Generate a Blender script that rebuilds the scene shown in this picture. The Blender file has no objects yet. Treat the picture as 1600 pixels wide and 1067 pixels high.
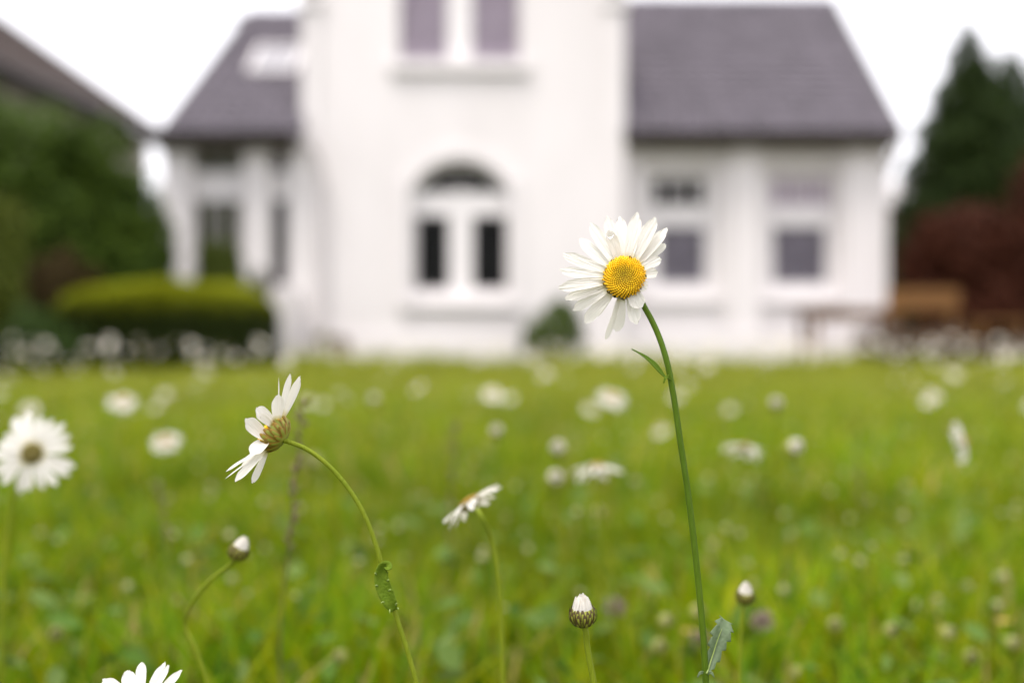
import bpy, math, random
import numpy as np
from mathutils import Vector, Matrix

# ------------------------------------------------------------------ camera, sky, sun, exposure
scene = bpy.context.scene
COL = scene.collection
F = 1600 * 35.0 / 36.0          # focal length in photo pixels
CAMZ = 0.34
FOCUS = 0.43

cam_d = bpy.data.cameras.new('camera')
cam = bpy.data.objects.new('camera', cam_d)
COL.objects.link(cam)
cam.location = (0, 0, CAMZ)
cam.rotation_euler = (math.radians(90), 0, 0)
cam_d.lens = 35.0
cam_d.sensor_width = 36.0
cam_d.clip_start = 0.02
cam_d.clip_end = 2000
cam_d.dof.use_dof = True
cam_d.dof.focus_distance = FOCUS
cam_d.dof.aperture_fstop = 3.0
scene.camera = cam

SUN_EL, SUN_AZ = 66.0, 215.0     # degrees; behind and left of the camera
world = bpy.data.worlds.new('World')
scene.world = world
world.use_nodes = True
wn, wl = world.node_tree.nodes, world.node_tree.links
wn.clear()
w_out = wn.new('ShaderNodeOutputWorld')
w_bg = wn.new('ShaderNodeBackground')
w_sky = wn.new('ShaderNodeTexSky')
w_sky.sky_type = 'NISHITA'
w_sky.sun_disc = False
w_sky.sun_elevation = math.radians(SUN_EL)
w_sky.sun_rotation = math.radians(SUN_AZ)
w_sky.dust_density = 4.0
w_mix = wn.new('ShaderNodeMix')
w_mix.data_type = 'RGBA'
w_mix.inputs[0].default_value = 0.86
w_mix.inputs[7].default_value = (8.6, 8.4, 8.7, 1)      # even overcast cloud
wl.new(w_sky.outputs[0], w_mix.inputs[6])
wl.new(w_mix.outputs[2], w_bg.inputs[0])
w_bg.inputs[1].default_value = 0.10
wl.new(w_bg.outputs[0], w_out.inputs[0])

sun_d = bpy.data.lights.new('sun', 'SUN')
sun_d.energy = 1.2
sun_d.angle = math.radians(20)
sun_d.color = (1.0, 0.95, 0.87)
sun = bpy.data.objects.new('sun', sun_d)
COL.objects.link(sun)
_e, _a = math.radians(SUN_EL), math.radians(SUN_AZ)
sun_dir = Vector((math.sin(_a) * math.cos(_e), math.cos(_a) * math.cos(_e), math.sin(_e)))
sun.rotation_euler = (-sun_dir).to_track_quat('-Z', 'Y').to_euler()

vs = scene.view_settings
vs.view_transform = 'Standard'
vs.look = 'None'
vs.exposure = 1.25
vs.gamma = 1.0
scene.render.engine = 'CYCLES'
scene.cycles.use_denoising = True
scene.cycles.max_bounces = 8
scene.cycles.transparent_max_bounces = 12

# ------------------------------------------------------------------ helpers
WM = {}                          # world matrices of what is built


def W(px, py, D):
    """photo pixel + distance -> point"""
    return Vector(((px - 800) / F * D, D, CAMZ + (533.5 - py) / F * D))


def tag(o, label, cat, group=None):
    o['label'] = label
    o['category'] = cat
    if group:
        o['group'] = group
    return o


def link(o, M, parent=None):
    COL.objects.link(o)
    WM[o] = M.copy()
    if parent is not None:
        o.parent = parent
        o.matrix_basis = WM[parent].inverted() @ M
    else:
        o.matrix_basis = M
    return o


def thing(name, loc, label, cat, group=None, rz=0.0):
    o = bpy.data.objects.new(name, None)
    o.empty_display_size = 0.05
    link(o, Matrix.Translation(Vector(loc)) @ Matrix.Rotation(rz, 4, 'Z'))
    return tag(o, label, cat, group)


class MB:
    def __init__(self):
        self.v, self.f, self.m, self.s = [], [], [], []

    def add(self, vs_, fs_, mi=0, smooth=False):
        b = len(self.v)
        self.v.extend([tuple(p) for p in vs_])
        for f in fs_:
            self.f.append(tuple(b + i for i in f))
            self.m.append(mi)
            self.s.append(smooth)
        return self

    def box(self, x0, x1, y0, y1, z0, z1, mi=0):
        return self.hexa([(x0, y0, z0), (x1, y0, z0), (x1, y1, z0), (x0, y1, z0),
                          (x0, y0, z1), (x1, y0, z1), (x1, y1, z1), (x0, y1, z1)], mi)

    def hexa(self, p, mi=0):
        return self.add(p, [(0, 3, 2, 1), (4, 5, 6, 7), (0, 1, 5, 4), (1, 2, 6, 5), (2, 3, 7, 6), (3, 0, 4, 7)], mi)

    def tube(self, path, radii, n=10, mi=0, cap=True):
        P = [Vector(p) for p in path]
        if not hasattr(radii, '__len__'):
            radii = [radii] * len(P)
        vs_, fs_ = [], []
        prev = None
        for i, p in enumerate(P):
            t = (P[min(i + 1, len(P) - 1)] - P[max(i - 1, 0)]).normalized()
            if prev is None:
                prev = t.orthogonal().normalized()
            a = (prev - t * prev.dot(t)).normalized()
            prev = a
            b = t.cross(a)
            for k in range(n):
                th = 2 * math.pi * k / n
                vs_.append(p + (a * math.cos(th) + b * math.sin(th)) * radii[i] * (.88 if n == 12 and k % 2 else 1))
        for i in range(len(P) - 1):
            for k in range(n):
                k2 = (k + 1) % n
                fs_.append((i * n + k, i * n + k2, (i + 1) * n + k2, (i + 1) * n + k))
        if cap:
            fs_.append(tuple(range(n))[::-1])
            fs_.append(tuple((len(P) - 1) * n + k for k in range(n)))
        return self.add(vs_, fs_, mi, True)

    def lathe(self, prof, n=16, mi=0, M=None):
        vs_, fs_ = [], []
        for r, z in prof:
            for k in range(n):
                th = 2 * math.pi * k / n
                p = Vector((r * math.cos(th), r * math.sin(th), z))
                vs_.append(M @ p if M else p)
        for i in range(len(prof) - 1):
            for k in range(n):
                k2 = (k + 1) % n
                fs_.append((i * n + k, i * n + k2, (i + 1) * n + k2, (i + 1) * n + k))
        fs_.append(tuple(range(n))[::-1])
        fs_.append(tuple((len(prof) - 1) * n + k for k in range(n)))
        return self.add(vs_, fs_, mi, True)

    def mesh(self, name, mats):
        me = bpy.data.meshes.new(name)
        me.from_pydata(self.v, [], self.f)
        for m in (mats if isinstance(mats, (list, tuple)) else [mats]):
            me.materials.append(m)
        me.polygons.foreach_set('material_index', self.m)
        me.polygons.foreach_set('use_smooth', self.s)
        me.update()
        return me

    def build(self, name, mats, parent=None, recenter=True, bevel=0.0):
        """vertices are in world space"""
        c = Vector((0, 0, 0))
        if recenter and self.v:
            a = np.array(self.v)
            c = Vector(((a[:, 0].min() + a[:, 0].max()) / 2, (a[:, 1].min() + a[:, 1].max()) / 2, a[:, 2].min()))
            self.v = [tuple(r) for r in (a - np.array(c))]
        o = bpy.data.objects.new(name, self.mesh(name, mats))
        if bevel:
            md = o.modifiers.new('bevel', 'BEVEL')
            md.width = bevel
            md.segments = 2
        return link(o, Matrix.Translation(c), parent)


def put(name, me, M, parent=None):
    return link(bpy.data.objects.new(name, me), M, parent)


def spline(pts, n=8):
    """smooth curve through points (chord-length Hermite, so uneven spacing does not overshoot)"""
    P = [Vector(p) for p in pts]
    h = [max(1e-9, (b - a).length) for a, b in zip(P[:-1], P[1:])]
    T = []
    for i in range(len(P)):
        if i == 0:
            T.append((P[1] - P[0]) / h[0])
        elif i == len(P) - 1:
            T.append((P[-1] - P[-2]) / h[-1])
        else:
            d0, d1 = (P[i] - P[i - 1]) / h[i - 1], (P[i + 1] - P[i]) / h[i]
            T.append((d0 * h[i] + d1 * h[i - 1]) / (h[i] + h[i - 1]))
    out = []
    for i in range(len(P) - 1):
        for k in range(n):
            t = k / n
            t2, t3 = t * t, t ** 3
            out.append(P[i] * (2 * t3 - 3 * t2 + 1) + T[i] * h[i] * (t3 - 2 * t2 + t) + P[i + 1] * (3 * t2 - 2 * t3) + T[i + 1] * h[i] * (t3 - t2))
    out.append(P[-1])
    return out


def frame(origin, ydir, up, scale=1.0):
    y = Vector(ydir).normalized()
    z = Vector(up) - y * Vector(up).dot(y)
    z = z.normalized() if z.length > 1e-6 else y.orthogonal().normalized()
    x = y.cross(z)
    M = Matrix((x, y, z)).transposed().to_4x4()
    M = M @ Matrix.Scale(scale, 4)
    M.translation = Vector(origin)
    return M


def np_mesh(name, V, faces_tri=None, faces_quad=None, mats=(), cols=None, smooth=False):
    me = bpy.data.meshes.new(name)
    nv = len(V)
    loops, starts, totals = [], [], []
    off = 0
    if faces_quad is not None and len(faces_quad):
        loops.append(faces_quad.reshape(-1))
        starts.append(np.arange(len(faces_quad)) * 4 + off)
        totals.append(np.full(len(faces_quad), 4))
        off += faces_quad.size
    if faces_tri is not None and len(faces_tri):
        loops.append(faces_tri.reshape(-1))
        starts.append(np.arange(len(faces_tri)) * 3 + off)
        totals.append(np.full(len(faces_tri), 3))
        off += faces_tri.size
    loops = np.concatenate(loops).astype(np.int32)
    starts = np.concatenate(starts).astype(np.int32)
    totals = np.concatenate(totals).astype(np.int32)
    me.vertices.add(nv)
    me.vertices.foreach_set('co', V.astype(np.float32).reshape(-1))
    me.loops.add(len(loops))
    me.loops.foreach_set('vertex_index', loops)
    me.polygons.add(len(starts))
    me.polygons.foreach_set('loop_start', starts)
    me.polygons.foreach_set('loop_total', totals)
    if smooth:
        me.polygons.foreach_set('use_smooth', np.ones(len(starts), dtype=bool))
    for m in mats:
        me.materials.append(m)
    if cols is not None:
        at = me.color_attributes.new('tint', 'FLOAT_COLOR', 'POINT')
        c4 = np.ones((nv, 4), dtype=np.float32)
        c4[:, :3] = cols
        at.data.foreach_set('color', c4.reshape(-1))
    me.update(calc_edges=True)
    me.validate()
    return me


# ------------------------------------------------------------------ materials
def mat(name, col, rough=0.6, noise=0.0, scale=10.0, col2=None, bump=0.0, bscale=None, spec=0.5, trans=0.0,
        attr=None, metallic=0.0, stretch=None, tcol=None, sheen=0.0):
    m = bpy.data.materials.new(name)
    m.use_nodes = True
    n, l = m.node_tree.nodes, m.node_tree.links
    n.clear()
    out = n.new('ShaderNodeOutputMaterial')
    p = n.new('ShaderNodeBsdfPrincipled')
    p.inputs['Roughness'].default_value = rough
    p.inputs['Specular IOR Level'].default_value = spec
    p.inputs['Metallic'].default_value = metallic
    c4 = tuple(col) + (1,)
    p.inputs['Base Color'].default_value = c4
    colsock = None
    co = n.new('ShaderNodeTexCoord')
    vec = co.outputs['Object']
    if stretch:
        mp = n.new('ShaderNodeMapping')
        mp.inputs['Scale'].default_value = stretch
        l.new(vec, mp.inputs['Vector'])
        vec = mp.outputs[0]
    if attr:
        at = n.new('ShaderNodeAttribute')
        at.attribute_name = attr
        colsock = at.outputs['Color']
    if noise > 0 or col2:
        nz = n.new('ShaderNodeTexNoise')
        nz.inputs['Scale'].default_value = scale
        nz.inputs['Detail'].default_value = 5
        l.new(vec, nz.inputs['Vector'])
        ramp = n.new('ShaderNodeMapRange')
        ramp.inputs[1].default_value = 0.3
        ramp.inputs[2].default_value = 0.7
        l.new(nz.outputs['Fac'], ramp.inputs[0])
        mx = n.new('ShaderNodeMix')
        mx.data_type = 'RGBA'
        c2 = tuple(col2) + (1,) if col2 else tuple(min(1, x * (1 - noise)) for x in col) + (1,)
        l.new(ramp.outputs[0], mx.inputs[0])
        mx.inputs[6].default_value = c4
        mx.inputs[7].default_value = c2
        if colsock is not None:
            mul = n.new('ShaderNodeMix')
            mul.data_type = 'RGBA'
            mul.blend_type = 'MULTIPLY'
            mul.inputs[0].default_value = 1
            l.new(mx.outputs[2], mul.inputs[6])
            l.new(colsock, mul.inputs[7])
            colsock = mul.outputs[2]
        else:
            colsock = mx.outputs[2]
    if colsock is not None:
        l.new(colsock, p.inputs['Base Color'])
    if bump > 0:
        nb = n.new('ShaderNodeTexNoise')
        nb.inputs['Scale'].default_value = bscale or scale * 3
        nb.inputs['Detail'].default_value = 6
        l.new(vec, nb.inputs['Vector'])
        b = n.new('ShaderNodeBump')
        b.inputs['Strength'].default_value = bump
        b.inputs['Distance'].default_value = 0.01
        l.new(nb.outputs['Fac'], b.inputs['Height'])
        l.new(b.outputs[0], p.inputs['Normal'])
    if trans > 0:
        t = n.new('ShaderNodeBsdfTranslucent')
        if tcol:
            t.inputs['Color'].default_value = tuple(tcol) + (1,)
        elif colsock is not None:
            l.new(colsock, t.inputs['Color'])
        else:
            t.inputs['Color'].default_value = c4
        ms = n.new('ShaderNodeMixShader')
        ms.inputs[0].default_value = trans
        l.new(p.outputs[0], ms.inputs[1])
        l.new(t.outputs[0], ms.inputs[2])
        l.new(ms.outputs[0], out.inputs[0])
    else:
        l.new(p.outputs[0], out.inputs[0])
    return m


M = {}
M['plaster'] = mat('white_plaster', (0.76, 0.725, 0.725), 0.85, col2=(0.685, 0.65, 0.645), scale=1.6, stretch=(1, 1, .3), bump=0.25, bscale=60)
M['trim'] = mat('white_paint', (0.74, 0.705, 0.705), 0.45, noise=0.05, scale=8)
M['frame'] = mat('window_paint', (0.76, 0.73, 0.73), 0.4, noise=0.04, scale=12)
M['tile'] = mat('roof_tile', (0.112, 0.096, 0.120), 0.5, col2=(0.150, 0.130, 0.156), scale=3.5, bump=0.3, bscale=90)


def island_variation(m, lo, hi):
    n, l = m.node_tree.nodes, m.node_tree.links
    p = [x for x in n if x.type == 'BSDF_PRINCIPLED'][0]
    src = p.inputs['Base Color'].links[0].from_socket
    ge = n.new('ShaderNodeNewGeometry')
    oi = n.new('ShaderNodeObjectInfo')
    ad = n.new('ShaderNodeMath')
    ad.operation = 'ADD'
    l.new(ge.outputs['Random Per Island'], ad.inputs[0])
    l.new(oi.outputs['Random'], ad.inputs[1])
    fr = n.new('ShaderNodeMath')
    fr.operation = 'FRACT'
    l.new(ad.outputs[0], fr.inputs[0])
    mr = n.new('ShaderNodeMapRange')
    mr.inputs[3].default_value = lo
    mr.inputs[4].default_value = hi
    l.new(fr.outputs[0], mr.inputs[0])
    mx = n.new('ShaderNodeMix')
    mx.data_type = 'RGBA'
    mx.blend_type = 'MULTIPLY'
    mx.inputs[0].default_value = 1
    l.new(src, mx.inputs[6])
    l.new(mr.outputs[0], mx.inputs[7])
    l.new(mx.outputs[2], p.inputs['Base Color'])


island_variation(M['tile'], .78, 1.22)
M['tile2'] = mat('brown_tile', (0.052, 0.036, 0.030), 0.7, col2=(0.075, 0.052, 0.044), spec=0.2, scale=3, bump=0.3, bscale=60)
M['gutter'] = mat('gutter_grey', (0.06, 0.05, 0.05), 0.5, noise=0.2, scale=5)
M['soffit'] = mat('soffit_wood', (0.14, 0.11, 0.09), 0.7, noise=0.3, scale=9)
M['pipe'] = mat('pipe_zinc', (0.66, 0.62, 0.62), 0.5, noise=0.1, scale=9)
M['pane_reflection'] = mat('lilac_reflection', (0.50, 0.40, 0.49), 0.9, noise=0.22, scale=2.5)  # sky reflected in the panes, put into a sheet's colour
M['pane_reflection2'] = mat('grey_reflection', (0.21, 0.18, 0.225), 0.9, noise=0.45, scale=2.5)  # duller purple-grey reflection of the lower panes, painted as uneven colour
M['pane_reflection_olive'] = mat('olive_reflection', (0.10, 0.10, 0.055), 0.9, noise=0.4, scale=5)  # greenish reflection in the veranda glazing, painted as a sheet colour
M['dark'] = mat('room_dimness', (0.012, 0.011, 0.01), 0.9)  # dimness of the unlit rooms put into a near-black colour
M['inner'] = mat('room_wall', (0.05, 0.045, 0.04), 0.9)
M['brick'] = mat('brick_wall', (0.20, 0.095, 0.07), 0.85, col2=(0.27, 0.15, 0.115), scale=9, bump=0.4)
M['cream'] = mat('cream_plaster', (0.40, 0.36, 0.31), 0.85, noise=0.1, scale=3)
M['wood'] = mat('orange_wood', (0.20, 0.098, 0.028), 0.7, col2=(0.13, 0.062, 0.02), spec=0.25, scale=6, stretch=(1, 12, 12), bump=0.2)
M['bark'] = mat('bark', (0.10, 0.075, 0.055), 0.9, noise=0.5, scale=14, stretch=(1, 1, .2), bump=0.6)
M['soil'] = mat('meadow_soil', (0.035, 0.055, 0.008), 0.95, col2=(0.05, 0.05, 0.015), scale=3, bump=0.6, bscale=20)
M['terra'] = mat('terracotta', (0.22, 0.12, 0.08), 0.8, noise=0.3, scale=12)
M['stonepot'] = mat('stone_pot', (0.40, 0.36, 0.34), 0.85, noise=0.25, scale=14)
M['gravel'] = mat('pink_gravel', (0.18, 0.13, 0.115), 0.9, col2=(0.12, 0.09, 0.08), scale=30, bump=0.6)
# plants
M['petal'] = mat('petal_white', (0.86, 0.83, 0.80), 0.55, spec=0.25, noise=0.03, scale=200, trans=0.38,
                 tcol=(0.86, 0.81, 0.69), bump=0.35, bscale=900, stretch=(1, .08, 1))


def petal_claw(m):
    n, l = m.node_tree.nodes, m.node_tree.links
    p = [x for x in n if x.type == 'BSDF_PRINCIPLED'][0]
    t = [x for x in n if x.type == 'BSDF_TRANSLUCENT'][0]
    co = n.new('ShaderNodeTexCoord')
    sp = n.new('ShaderNodeSeparateXYZ')
    l.new(co.outputs['Generated'], sp.inputs[0])
    mr = n.new('ShaderNodeMapRange')
    mr.inputs[1].default_value = 0.0
    mr.inputs[2].default_value = 0.20
    mr.inputs[3].default_value = 0.85
    mr.inputs[4].default_value = 0.0
    l.new(sp.outputs[1], mr.inputs[0])
    for node, sock, base in ((p, 'Base Color', (.84, .815, .78, 1)), (t, 'Color', (.88, .83, .71, 1))):
        mx = n.new('ShaderNodeMix')
        mx.data_type = 'RGBA'
        mx.inputs[6].default_value = base
        mx.inputs[7].default_value = (.55, .46, .04, 1)
        l.new(mr.outputs[0], mx.inputs[0])
        for k in list(node.inputs[sock].links):
            l.remove(k)
        l.new(mx.outputs[2], node.inputs[sock])


petal_claw(M['petal'])
M['petalp'] = mat('petal_far', (0.80, 0.77, 0.70), 0.6, spec=0.2, trans=0.38, tcol=(0.82, 0.77, 0.62))
M['stem'] = mat('daisy_stem', (0.185, 0.225, 0.009), 0.6, col2=(0.145, 0.195, 0.006), scale=90, spec=0.2, stretch=(1, 1, .1), bump=0.3, bscale=1200)
M['stem_d'] = mat('daisy_stem_deep', (0.056, 0.110, 0.0025), 0.6, col2=(0.085, 0.145, 0.004), scale=90, spec=0.2, stretch=(1, 1, .1), bump=0.3, bscale=1200)
M['leaf'] = mat('daisy_leaf', (0.125, 0.21, 0.009), 0.6, col2=(0.16, 0.24, 0.014), scale=220, trans=0.25, spec=0.2, bump=0.3, bscale=900)
M['leafg'] = mat('daisy_leaf_greyish', (0.19, 0.25, 0.14), 0.5, col2=(0.14, 0.21, 0.095), scale=400, trans=0.25, bump=0.12, bscale=900)
M['bract'] = mat('bract_green', (0.21, 0.235, 0.020), 0.6, col2=(0.26, 0.26, 0.03), scale=300)
M['bractb'] = mat('bract_brown', (0.17, 0.085, 0.008), 0.6, col2=(0.32, 0.20, 0.015), scale=300)
M['bractd'] = mat('bract_dark', (0.065, 0.04, 0.010), 0.6)
M['scar'] = mat('leaf_scar', (0.045, 0.05, 0.012), 0.7)
M['tooth'] = mat('leaf_tooth', (0.24, 0.32, 0.08), 0.5)
M['stalk'] = mat('dry_stalk', (0.12, 0.10, 0.035), 0.7, noise=0.3, scale=40)
M['seed'] = mat('seed_head', (0.16, 0.115, 0.06), 0.8, noise=0.4, scale=90)
M['clover'] = mat('clover_pink', (0.27, 0.20, 0.16), 0.7, noise=0.4, scale=300)
M['butter'] = mat('buttercup', (0.34, 0.22, 0.01), 0.4)


def disc_material():
    """yellow disc: greener in the middle, more orange towards the rim (the florets' own colours)"""
    m = bpy.data.materials.new('disc_yellow')
    m.use_nodes = True
    n, l = m.node_tree.nodes, m.node_tree.links
    p = n['Principled BSDF']
    p.inputs['Roughness'].default_value = 0.5
    at = n.new('ShaderNodeAttribute')
    at.attribute_name = 'tint'
    l.new(at.outputs['Color'], p.inputs['Base Color'])
    return m


M['disc'] = disc_material()
M['discp'] = mat('disc_plain', (0.42, 0.24, 0.004), 0.6, col2=(0.30, 0.15, 0.003), scale=700, bump=0.6, bscale=1500)
M['disco'] = mat('disc_olive', (0.10, 0.085, 0.008), 0.6, col2=(0.16, 0.12, 0.008), scale=700, bump=0.6, bscale=1500)
M['palebud'] = mat('bud_cream', (0.42, 0.42, 0.20), 0.6, trans=0.3)
M['grass'] = mat('grass_blade', (1, 1, 1), 0.6, attr='tint', spec=0.15, trans=0.45)
M['foliage'] = mat('foliage', (1, 1, 1), 0.6, attr='tint', spec=0.12, trans=0.25)


def glass_material():
    m = bpy.data.materials.new('window_glass')
    m.use_nodes = True
    n, l = m.node_tree.nodes, m.node_tree.links
    n.clear()
    out = n.new('ShaderNodeOutputMaterial')
    fr = n.new('ShaderNodeFresnel')
    fr.inputs[0].default_value = 1.14
    tr = n.new('ShaderNodeBsdfTransparent')
    tr.inputs[0].default_value = (0.97, 0.98, 0.975, 1)
    gl = n.new('ShaderNodeBsdfGlossy')
    gl.inputs['Roughness'].default_value = 0.02
    mx = n.new('ShaderNodeMixShader')
    l.new(fr.outputs[0], mx.inputs[0])
    l.new(tr.outputs[0], mx.inputs[1])
    l.new(gl.outputs[0], mx.inputs[2])
    l.new(mx.outputs[0], out.inputs[0])
    return m


M['glass'] = glass_material()
M['skylight'] = mat('roof_glass', (0.30, 0.29, 0.31), 0.15, spec=0.5)


def drop_material():
    m = mat('water_drop', (1, 1, 1), 0.02)
    p = [x for x in m.node_tree.nodes if x.type == 'BSDF_PRINCIPLED'][0]
    p.inputs['Transmission Weight'].default_value = 1.0
    p.inputs['IOR'].default_value = 1.33
    return m


M['drop'] = drop_material()

# ------------------------------------------------------------------ the ground
mb = MB()
g = 400
mb.add([(-g, -g, 0), (g, -g, 0), (g, g, 0), (-g, g, 0)], [(0, 1, 2, 3)])
o = mb.build('ground', M['soil'])
o['kind'] = 'structure'
mb = MB()
mb.box(3.9, 12.0, 12.3, 17.0, -0.05, 0.06)
o = mb.build('terrace', M['gravel'])
o['kind'] = 'structure'

# ------------------------------------------------------------------ the white house
house = thing('white_house', (0, 14, 0), 'white plastered house with grey tiled roof and tall central gable', 'house')


def wall_panel(mb, xs, ztop, openings, y0, y1):
    """columns of solid wall between breakpoints xs; openings = (x0, x1, zb, ztopfn)"""
    for a, b in zip(xs[:-1], xs[1:]):
        mid = (a + b) / 2
        z = (0.0, 0.0)
        for (o0, o1, zb, zt) in sorted(openings, key=lambda q: q[2]):
            if o0 < mid < o1:
                mb.hexa([(a, y0, z[0]), (b, y0, z[1]), (b, y1, z[1]), (a, y1, z[0]),
                         (a, y0, zb), (b, y0, zb), (b, y1, zb), (a, y1, zb)])
                z = (zt(a), zt(b))
        mb.hexa([(a, y0, z[0]), (b, y0, z[1]), (b, y1, z[1]), (a, y1, z[0]),
                 (a, y0, ztop(a)), (b, y0, ztop(b)), (b, y1, ztop(b)), (a, y1, ztop(a))])


XL, XR, YF = -2.92, 1.55, 14.0
XC = (XL + XR) / 2
SHZ, APEX = 4.98, 7.75
AW0, AW1, AZB, AZS, AZA = -1.435, -0.03, 0.93, 2.46, 2.90       # arched window
acx, ahw = (AW0 + AW1) / 2, (AW1 - AW0) / 2
arad = (ahw ** 2 + (AZA - AZS) ** 2) / (2 * (AZA - AZS))


def arch(x):
    return AZA - arad + math.sqrt(max(0, arad ** 2 - (x - acx) ** 2))


UW0, UW1, UZB, UZT = -1.60, 0.12, 4.28, 5.85
gab = lambda x: SHZ + (APEX - SHZ) * (1 - abs(x - XC) / (XR - XC))
xs = sorted(set([XL, XR, XC, UW0, UW1] + [AW0 + (AW1 - AW0) * i / 16 for i in range(17)]))
mb = MB()
wall_panel(mb, xs, gab, [(AW0, AW1, AZB, arch), (UW0, UW1, UZB, lambda x: UZT)], YF, YF + 0.3)
mb.box(XL, XL + 0.25, YF + 0.302, 17.0, 0, SHZ - 0.01)
mb.box(XR - 0.25, XR, YF + 0.302, 17.0, 0, SHZ - 0.01)
mb.build('wall', M['plaster'], house)
# base plinth, string course and corner strips on the facade
mb = MB()
mb.box(XL - 0.03, XR + 0.03, YF - 0.06, YF - 0.002, 0, 0.42)
mb.build('plinth', M['plaster'], house)
for x0, x1 in ((XL - 0.03, XL + 0.2), (XR - 0.2, XR + 0.03)):
    mb = MB()
    mb.box(x0, x1, YF - 0.045, YF - 0.002, 0.425, SHZ + 0.05)
    mb.build('corner_strip', M['plaster'], house)
    mb = MB()
    mb.box(x0 - 0.05, x1 + 0.05, YF - 0.1, YF + 0.25, SHZ + 0.052, SHZ + 0.2)
    mb.build('kneeler_stone', M['trim'], house)
for s in (-1, 1):          # gable coping
    xe = XC + s * (XR - XC + 0.04)
    mb = MB()
    p = [(xe, YF - 0.08, SHZ + .20), (XC, YF - 0.08, APEX + .05), (XC, YF + 0.4, APEX + .05), (xe, YF + 0.4, SHZ + .20)]
    mb.hexa(p + [(a, b, c + 0.16) for a, b, c in p])
    mb.build('gable_coping', M['trim'], house)
mb = MB()                  # cross-gable roof behind the coping
for s in (-1, 1):
    xe = XC + s * (XR - XC)
    p = [(xe, YF + 0.402, SHZ + .1), (XC, YF + 0.402, APEX), (XC, 17.6, APEX), (xe, 17.6, SHZ + .1)]
    mb.hexa(p + [(a, b, c + 0.1) for a, b, c in p])
mb.build('gable_roof', M['tile'], house)


def window(cells, x0, x1, z0, z1, y, depth=0.08, top=None, sill=None, reflections=(), name='window', bars=()):
    """a frame sheet with glazed holes: cells = list of (x0,x1,z0,z1); each pane and the sill are sub-parts"""
    mb = MB()
    bx = sorted(set([x0, x1] + [c[0] for c in cells] + [c[1] for c in cells]))
    bz = sorted(set([z0, z1] + [c[2] for c in cells] + [c[3] for c in cells]))
    for a, b in zip(bx[:-1], bx[1:]):
        for c, d in zip(bz[:-1], bz[1:]):
            mx, mz = (a + b) / 2, (c + d) / 2
            if any(q[0] < mx < q[1] and q[2] < mz < q[3] for q in cells):
                continue
            mb.box(a, b, y, y + depth, c, d)
    w = mb.build(name, M['frame'], house)
    for i, c in enumerate(cells):
        mp = MB()
        mp.box(c[0] + .002, c[1] - .002, y + depth * .45, y + depth * .45 + .008, c[2] + .002, c[3] - .002)
        mp.build('pane', M['glass'], w)
        mo = MB()          # glazing bead proud of the sash
        t = 0.022
        mo.box(c[0] - t, c[1] + t, y - .012, y - .001, c[3], c[3] + t)
        mo.box(c[0] - t, c[1] + t, y - .012, y - .001, c[2] - t, c[2])
        mo.box(c[0] - t, c[0], y - .012, y - .001, c[2] + .0005, c[3] - .0005)
        mo.box(c[1], c[1] + t, y - .012, y - .001, c[2] + .0005, c[3] - .0005)
        mo.build('bead', M['frame'], w)
    for (a, b, c, d, mt) in reflections:  # sheets added behind the glass to carry painted reflections
        for q in cells:
            if a < (q[0] + q[1]) / 2 < b and c < (q[2] + q[3]) / 2 < d:
                mp = MB()
                mp.box(q[0] + .003, q[1] - .003, y + depth * .45 + .014, y + depth * .45 + .02, q[2] + .003, q[3] - .003)
                mp.build('pane_reflection', mt, w)
    if sill:
        ms = MB()
        sx0, sx1, sz0, sz1, sy = sill
        ms.box(sx0, sx1, sy, y - .003, sz0, sz1)
        ms.build('sill', M['trim'], w, bevel=0.012)
    return w


def zf(py, D=14.1):
    return CAMZ + (533.5 - py) / F * D


def xf(px, D=14.1):
    return (px - 800) / F * D


# arched window
D = 14.13
cells = [(xf(650, D), xf(702, D), zf(451, D), zf(337, D)), (xf(738, D), xf(792, D), zf(451, D), zf(337, D))]
w = window(cells, AW0, AW1, AZB, AZS, D, sill=(AW0 - .15, AW1 + .15, AZB - .14, AZB - .005, YF - .10))
# lunette: arched frame, dark fan glazing
N = 18
mb = MB()
a0, a1 = AW0 + .003, AW1 - .003
base = AZS + 0.008
inner = lambda x: base + 0.0 + max(0.0, (arch(acx + (x - acx) * 1.07) - 0.075 - base))
for i in range(N):
    p, q = a0 + (a1 - a0) * i / N, a0 + (a1 - a0) * (i + 1) / N
    mb.hexa([(p, D, inner(p)), (q, D, inner(q)), (q, D + .08, inner(q)), (p, D + .08, inner(p)),
             (p, D, arch(p) - .002), (q, D, arch(q) - .002), (q, D + .08, arch(q) - .002), (p, D + .08, arch(p) - .002)])
lun = mb.build('fanlight', M['frame'], house)
mb = MB()
for i in range(N):
    p, q = a0 + (a1 - a0) * i / N, a0 + (a1 - a0) * (i + 1) / N
    if inner(p) > base + .001 or inner(q) > base + .001:
        mb.add([(p, D + .04, base), (q, D + .04, base), (q, D + .04, inner(q)), (p, D + .04, inner(p))], [(0, 1, 2, 3)])
mb.build('pane', M['glass'], lun)
for ang in (50, 90, 130):
    dx, dz = math.cos(math.radians(ang)), math.sin(math.radians(ang))
    L = 0.33 if ang == 90 else 0.36
    mb = MB()
    mb.tube([(acx, D + .03, base), (acx + dx * L, D + .03, base + dz * L)], 0.009, n=6)
    mb.build('glazing_bar', M['frame'], lun)
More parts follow.
